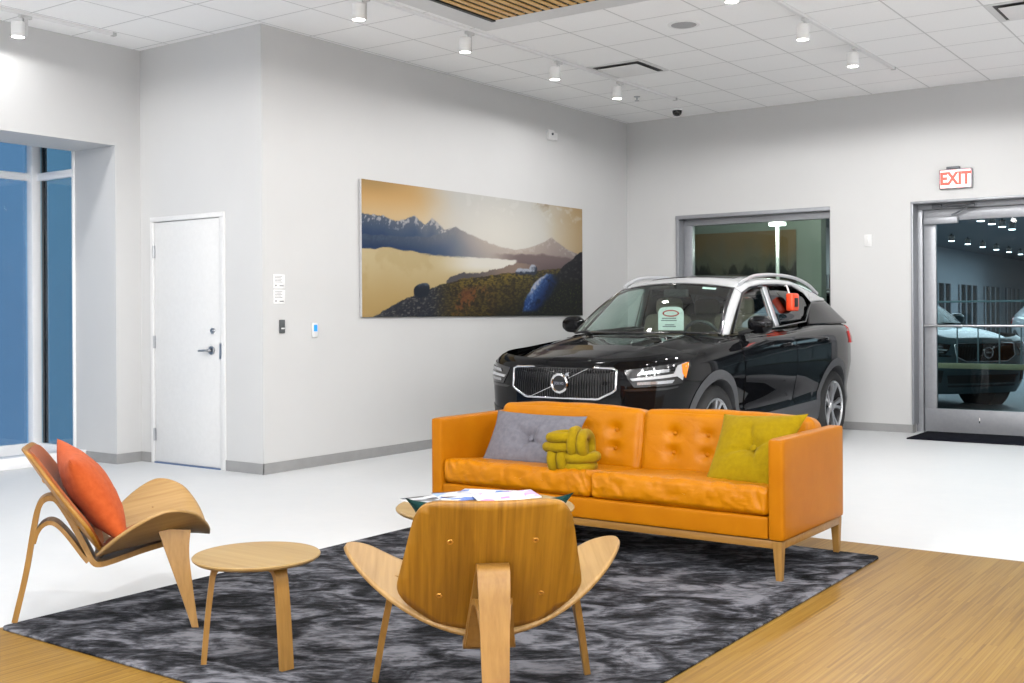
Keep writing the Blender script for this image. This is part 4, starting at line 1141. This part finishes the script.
    # wheels
    def wheel(sx, s):
        m = Matrix.Translation((sx*(WX-.115), s*WB, WR)) @ Matrix.Rotation(sx*PI/2, 4, 'Y')
        w = MB().lathe([(.245, -.11), (.30, -.118), (.342, -.105), (.36, -.07), (.36, .07), (.342, .105), (.30, .118), (.268, .114), (.250, .10), (.245, .085)], 56, m).build('wheel', M['tyre'], car, angle=50)
        MB().lathe([(0, .02), (.22, .015), (.232, .06), (.238, .10), (.2505, .108), (.254, .10)], 56, m).build('rim', M_RIMD, w, angle=40)
        b = MB()
        for k in range(5):
            a0 = 2*PI*k/5+.35
            for da in (-.13, .13):
                def q(r, t, z, a0=a0, da=da):
                    a = a0+da*(.55+.9*(r/.24)); return m @ Vector((r*math.cos(a)-t*math.sin(a), r*math.sin(a)+t*math.cos(a), z))
                prof = [(.045, .018, .085), (.12, .016, .088), (.19, .019, .098), (.244, .026, .104)]
                r_ = []
                for rr, t, z in prof: r_.append([b.b.verts.new(q(rr, tt, zz)) for tt, zz in ((-t, z-.03), (-t*.8, z), (t*.8, z), (t, z-.03))])
                for A, B in zip(r_, r_[1:]):
                    for i in range(3): b.b.faces.new((A[i], A[i+1], B[i+1], B[i]))
        b.build('spokes', M['rim'], w, angle=30)
        MB().lathe([(0, .104), (.034, .102), (.05, .092), (.056, .07)], 28, m).build('hub_cap', M['rim'], w)
        MB().lathe([(.236, .095), (.243, .109), (.252, .109), (.256, .10)], 56, m).build('rim_lip', M['rim'], w)
    for sx in (-1, 1):
        for s in (-1, 1): wheel(sx, s)
    # interior
    b = MB(); b.grid(lambda u, v: ((2*u-1)*.70, -1.0+.42*v, 1.06-.02*(2*u-1)**2+.03*math.sin(PI*min(1, v*1.2))-.0*v), 20, 8)
    b.grid(lambda u, v: ((2*u-1)*.70, -.58+.03*v, 1.06-.35*v), 20, 3); b.build('dashboard', M_DASH, car, solid=.01)
    def seat(x, y, wide, mt):
        s_ = MB().rbox((x, y, .70), (wide, .50, .16), .05, 10, .01).build('seat', mt, car)
        MB().rbox((x, y+.26, .98), (wide*.94, .13, .60), .05, 10, .015, None, Matrix.Rotation(R(-14), 3, 'X')).build('seat_back', mt, s_)
        for hx in ([0] if wide < .8 else [-.40, .40]):
            MB().rbox((x+hx, y+.35, 1.345), (.26, .09, .18), .04, 8, .01).build('headrest', mt, s_)
    seat(.37, -.05, .50, M_SEAT); seat(-.37, -.05, .50, M_SEAT); seat(0, .85, 1.25, M_SEAT)
    m = Matrix.Translation((.37, -.50, 1.05)) @ Matrix.Rotation(R(-68), 4, 'X')
    b = MB(); b.tube([m @ Vector((.18*math.cos(2*PI*i/28), .18*math.sin(2*PI*i/28), 0)) for i in range(28)], .015, 8, closed=True)
    b.rbox(m @ Vector((0, 0, -.01)), (.13, .06, .11), .03, 6); b.tube([m @ Vector((-.17, 0, 0)), m @ Vector((.17, 0, 0))], .014, 6); b.build('steering_wheel', M['black'], car)
    b = MB(); b.rbox((0, -.28, 1.475), (.25, .04, .075), .018, 8); b.tube([(0, -.28, 1.50), (0, -.30, 1.56)], .012, 6); b.build('rear_view_mirror', M['black'], car)
    b = MB()
    for sx in (-1, 1): b.grid(lambda u, v, sx=sx: (sx*(.70-.0*v), -.86+1.9*u, .62+.46*v), 10, 2)
    b.build('door_lining', M_DASH, car, solid=.01)
    MB().grid(lambda u, v: ((2*u-1)*.55, -.22+1.9*v, 1.535-.06*v*v+.03*(1-(2*u-1)**2)), 8, 8).build('headliner', plain('headliner', (.30, .29, .28, 1), .8), car, solid=.008)
    return car
G_WS = glass('windscreen_glass', (.74, .90, .84, 1), 1., 1.6)
G_SIDE = glass('side_glass', (.86, .92, .90, 1), 1.)
G_REAR = glass('privacy_glass', (.06, .065, .07, 1), 1.)
M_DRL = plain('lamp_white', (.42, .43, .45, 1), .25, var=.05, coat=.4)
M_AMB = plain('amber_lens', lin(236, 130, 20), .2, coat=.6)
M_HLENS = plain('lamp_reflector', (.45, .46, .48, 1), .15, .8)
M_TAIL = plain('red_lens', lin(170, 26, 22), .2, coat=.6)
M_RIMD = plain('rim_dark', (.02, .02, .022, 1), .35)
M_DASH = plain('dark_trim', (.10, .105, .105, 1), .6)
M_SEAT = plain('beige_seat', lin(118, 106, 92), .6)
CAR = make_car('black SUV car with a white roof parked behind the orange sofa')
# things in and on the car
t = thing('price_tag', (-4.735-.03, 9.53-.33, 1.135), 'white paper hang tag with a red oval behind the windscreen of the black car', 'paper tag')
b = MB(); b.prism([(-.13, 0), (.13, 0), (.13, .17), (.105, .205), (.055, .215), (-.055, .215), (-.105, .205), (-.13, .17)], lambda x, z: (x, -.001, z), lambda x, z: (x, .001, z)); b.build('card', paper, t, smooth=False)
MB().prism([(.085*math.cos(2*PI*i/28), .155+.032*math.sin(2*PI*i/28)) for i in range(28)], lambda x, z: (x, -.0022, z), lambda x, z: (x, -.001, z)).build('red_oval', plain('tag_red', lin(196, 60, 52), .5), t, smooth=False)
MB().prism([(.070*math.cos(2*PI*i/28), .155+.020*math.sin(2*PI*i/28)) for i in range(28)], lambda x, z: (x, -.0030, z), lambda x, z: (x, -.002, z)).build('pale_oval', paper, t, smooth=False)
b = MB()
for z, w_ in ((.105, .09), (.085, .10), (.045, .06), (.03, .085)): b.rng(-w_, w_*.6, -.0022, -.001, z, z+.009)
b.build('printed_lines', ink, t, smooth=False)
t = thing('lock_box', (-4.735+.665, 9.53+.74, 1.555), 'orange key lock box hung on the rear side window of the black car', 'lock box')
MB().rbox((.048, 0, -.165), (.075, .17, .17), .02, 8).build('case', plain('orange_case', lin(240, 74, 34), .35, coat=.3), t)
MB().rng(.085, .089, -.045, .045, -.21, -.125, .002).build('keypad', M['black'], t)
MB().strip([(.02, 0, -.09), (.0, 0, -.03), (-.012, 0, 0), (-.026, 0, -.01)], (0, 1, 0), .03, .006).build('hook', M['lampwhite'], t)

# ------------------------------------------------------------------ reflected showroom, built as a hall behind the glass
structure('floor_reflected_hall', MB().rng(-14, 7.3, YB+.251, 60, -.12, -.001), wall_mat('hall_floor', lin(118, 124, 130)), smooth=False)
hall = wall_mat('hall_wall', lin(176, 182, 190))
structure('wall_reflected_hall_left', MB().rng(-11.3, -11.0, 15.3, 60, 0, 3.68), hall, smooth=False)
structure('wall_reflected_hall_end', MB().rng(-14, 7, 58, 58.3, 0, 3.68), M['pale_hall'], smooth=False)
structure('wall_reflected_hall_right', MB().rng(4., 4.3, YB+.25, 60, 0, 3.68), M['pale_hall'], smooth=False)
structure('ceiling_reflected_hall', MB().rng(-14, 7, YB+.25, 60, 3.68, 3.8), wall_mat('hall_ceiling', lin(120, 124, 130)), smooth=False)
b = MB()
structure('wall_reflected_hall_screen', MB().rng(-8.9, -5.46, 15.0, 15.2, 0, 3.68), wall_mat('green_wall', lin(124, 136, 128)), smooth=False)
t = thing('mural_reflection', (-6.65, 14.995, 1.2), 'dim reflection of a mountain picture, built behind the back window', 'mural')  # picture reflected in the window glass, built as a panel
pm = NT('mural_print'); v = pm.coord(); sx_ = pm.n('ShaderNodeSeparateXYZ'); pm.l(v, sx_.inputs[0])
hz = pm.math('ADD', sx_.outputs[2], pm.math('MULTIPLY', pm.noise(pm.coord(scale=(1.6, 1, .5)), 2.2, 4), -1.1))
pc = pm.ramp(hz, [(.02, lin(22, 22, 18)), (.14, lin(34, 32, 26)), (.2, lin(92, 94, 78)), (.55, lin(118, 96, 62))])
pm.bsdf(pc, .6)
MB().rng(-.95, .84, -.03, 0, -.3, 1.25, .003).build('panel', pm.m, t, smooth=False)
t = thing('lamp_post_reflection', (-5.52, 13.6, 0), 'reflection of a bright lamp post, built behind the back window', 'lamp post')  # window reflection built as a standing post
MB().cyl((0, 0, 0), (0, 0, 2.40), .03, .022, 14).lathe([(0, .0), (.09, .0), (.09, .03), (.04, .05)], 20).build('pole', plain('pale_pole', lin(214, 222, 220), .4), t)
MB().rng(-.10, .10, -.05, .05, 2.40, 2.445, .01).build('lamp_head', glow('post_light', (.85, 1, .97, 1), 3.), t)
L = bpy.data.lights.new('post_fill', 'POINT'); L.energy = 9; L.shadow_soft_size = .06  # added point light that brightens the pole
o = bpy.data.objects.new('post_fill', L); COL.objects.link(o); o.location = (-5.47, 13.45, 2.26); o['kind'] = 'helper'
# bays along the reflected hall wall
for i in range(9):
    y = 20.5+i*4.1
    MB_ = MB(); MB_.rng(-10.995, -10.94, y, y+2.7, 0, 2.35)
    t = thing('reflected_opening', (0, 0, 0), 'dark opening in the reflected hall, built behind the glass door', 'opening', group='dark openings along the reflected hall')
    MB_.build('dark_glass', M['blackgloss'], t, smooth=False)
    m = MB()
    for k in range(4): m.rng(-10.95, -10.90, y+.9*k-.04, y+.9*k+.04, 0, 2.35)
    m.build('mullion', hall, t, smooth=False)
lampd = None
for i, (x, ys) in enumerate(((-6.35, [27+1.15*k for k in range(5)]), (-8.85, [31.5+2.0*k for k in range(9)]))):  # lamp rows reflected in the door glass, built behind it
    for y in ys:
        if lampd is None:
            lampd = thing('reflected_spotlight', (x, y, 3.68), 'lit spotlight in a reflected row, built behind the glass door', 'spotlight', group='spotlights of the reflected hall')
            MB().rng(-.015, .015, -.015, .015, -.10, 0).lathe([(0, -.06), (.085, -.06), (.09, -.08), (.09, -.22), (.085, -.225)], 20).build('head', M['black'], lampd)
            MB().lathe([(0, -.222), (.085, -.222), (.085, -.24), (0, -.25)], 20).build('lens', glow('hall_lens', (.9, .97, 1, 1), 6), lampd)
        else: dup(lampd, (x, y, 3.68))
L = bpy.data.lights.new('hall_fill', 'AREA'); L.energy = 950; L.shape = 'RECTANGLE'; L.size = 10; L.size_y = 30; L.color = (.85, .93, 1)  # unseen area light added to fill the hall
o = bpy.data.objects.new('hall_fill', L); COL.objects.link(o); o.location = (-4.5, 34, 3.6); o['kind'] = 'helper'
L = bpy.data.lights.new('hall_fill', 'AREA'); L.energy = 34; L.size = 2; L.color = (.97, 1, .95)  # second added area light, over the window end
o = bpy.data.objects.new('hall_fill', L); COL.objects.link(o); o.location = (-5, 13.6, 3.6); o['kind'] = 'helper'
# cars and wire rack reflected in the door glass, built behind it
teal = plain('teal_grey_paint', lin(58, 78, 84), .3, coat=1., nscale=300); whitep = plain('white_car_paint', (.7, .72, .74, 1), .3, coat=1., var=.02)
dup(CAR, (-5.25, 16.9, 0), R(54), 'reflection of a dark teal SUV, built behind the glass door', swap={M['paint']: teal, M['carwhite']: M['paint']})
dup(CAR, (-4.55, 29.0, 0), R(24), 'reflection of a white SUV, built far behind the right edge of the glass door', swap={M['paint']: whitep})
t = thing('rack_reflection', (0, 14.2, 0), 'reflected low wire rack with a pale yellow beam, built behind the glass door', 'rack_reflection')
m = MB()
for k in range(14): m.cyl((-4.2+.24*k, 0, .65), (-4.2+.24*k, 0, 1.12), .008, n=8)
m.build('wires', plain('pale_wire', lin(120, 140, 146), .4), t)
MB().rng(-4.3, -1.0, -.03, .03, .60, .665, .004).build('beam', plain('pale_yellow_beam', lin(170, 166, 130), .5), t)
MB().rng(-4.3, -1.0, -.015, .015, 1.40, 1.425, .004).build('top_rail', plain('pale_rail', lin(130, 160, 166), .4), t)
m = MB()
for x in (-4.25, -2.65, -1.05): m.rng(x-.025, x+.025, -.02, .02, 0, 1.42, .004)
m.build('post', M['black'], t)

# ------------------------------------------------------------------ sky outside and view
wd = bpy.data.worlds.new('dusk'); SC.world = wd; wd.use_nodes = True; nt = wd.node_tree; nt.nodes.clear()
g = nt.nodes.new('ShaderNodeTexCoord'); s = nt.nodes.new('ShaderNodeSeparateXYZ'); nt.links.new(g.outputs['Generated'], s.inputs[0])
r = nt.nodes.new('ShaderNodeValToRGB'); nt.links.new(s.outputs[2], r.inputs[0]); e = r.color_ramp.elements
e[0].position = 0; e[0].color = (.085, .12, .165, 1); e[1].position = .35; e[1].color = (.075, .13, .175, 1)
bg = nt.nodes.new('ShaderNodeBackground'); nt.links.new(r.outputs[0], bg.inputs[0]); bg.inputs[1].default_value = 1.0
ow = nt.nodes.new('ShaderNodeOutputWorld'); nt.links.new(bg.outputs[0], ow.inputs[0])
vs = SC.view_settings; vs.view_transform = 'Standard'; vs.look = 'None'; vs.gamma = 1; vs.use_curve_mapping = False; vs.exposure = EXPO
SC.cycles.max_bounces = 10; SC.cycles.diffuse_bounces = 5; SC.cycles.transparent_max_bounces = 16; SC.cycles.caustics_reflective = False; SC.cycles.caustics_refractive = False
SC.cycles.sample_clamp_indirect = 6; SC.cycles.use_denoising = True
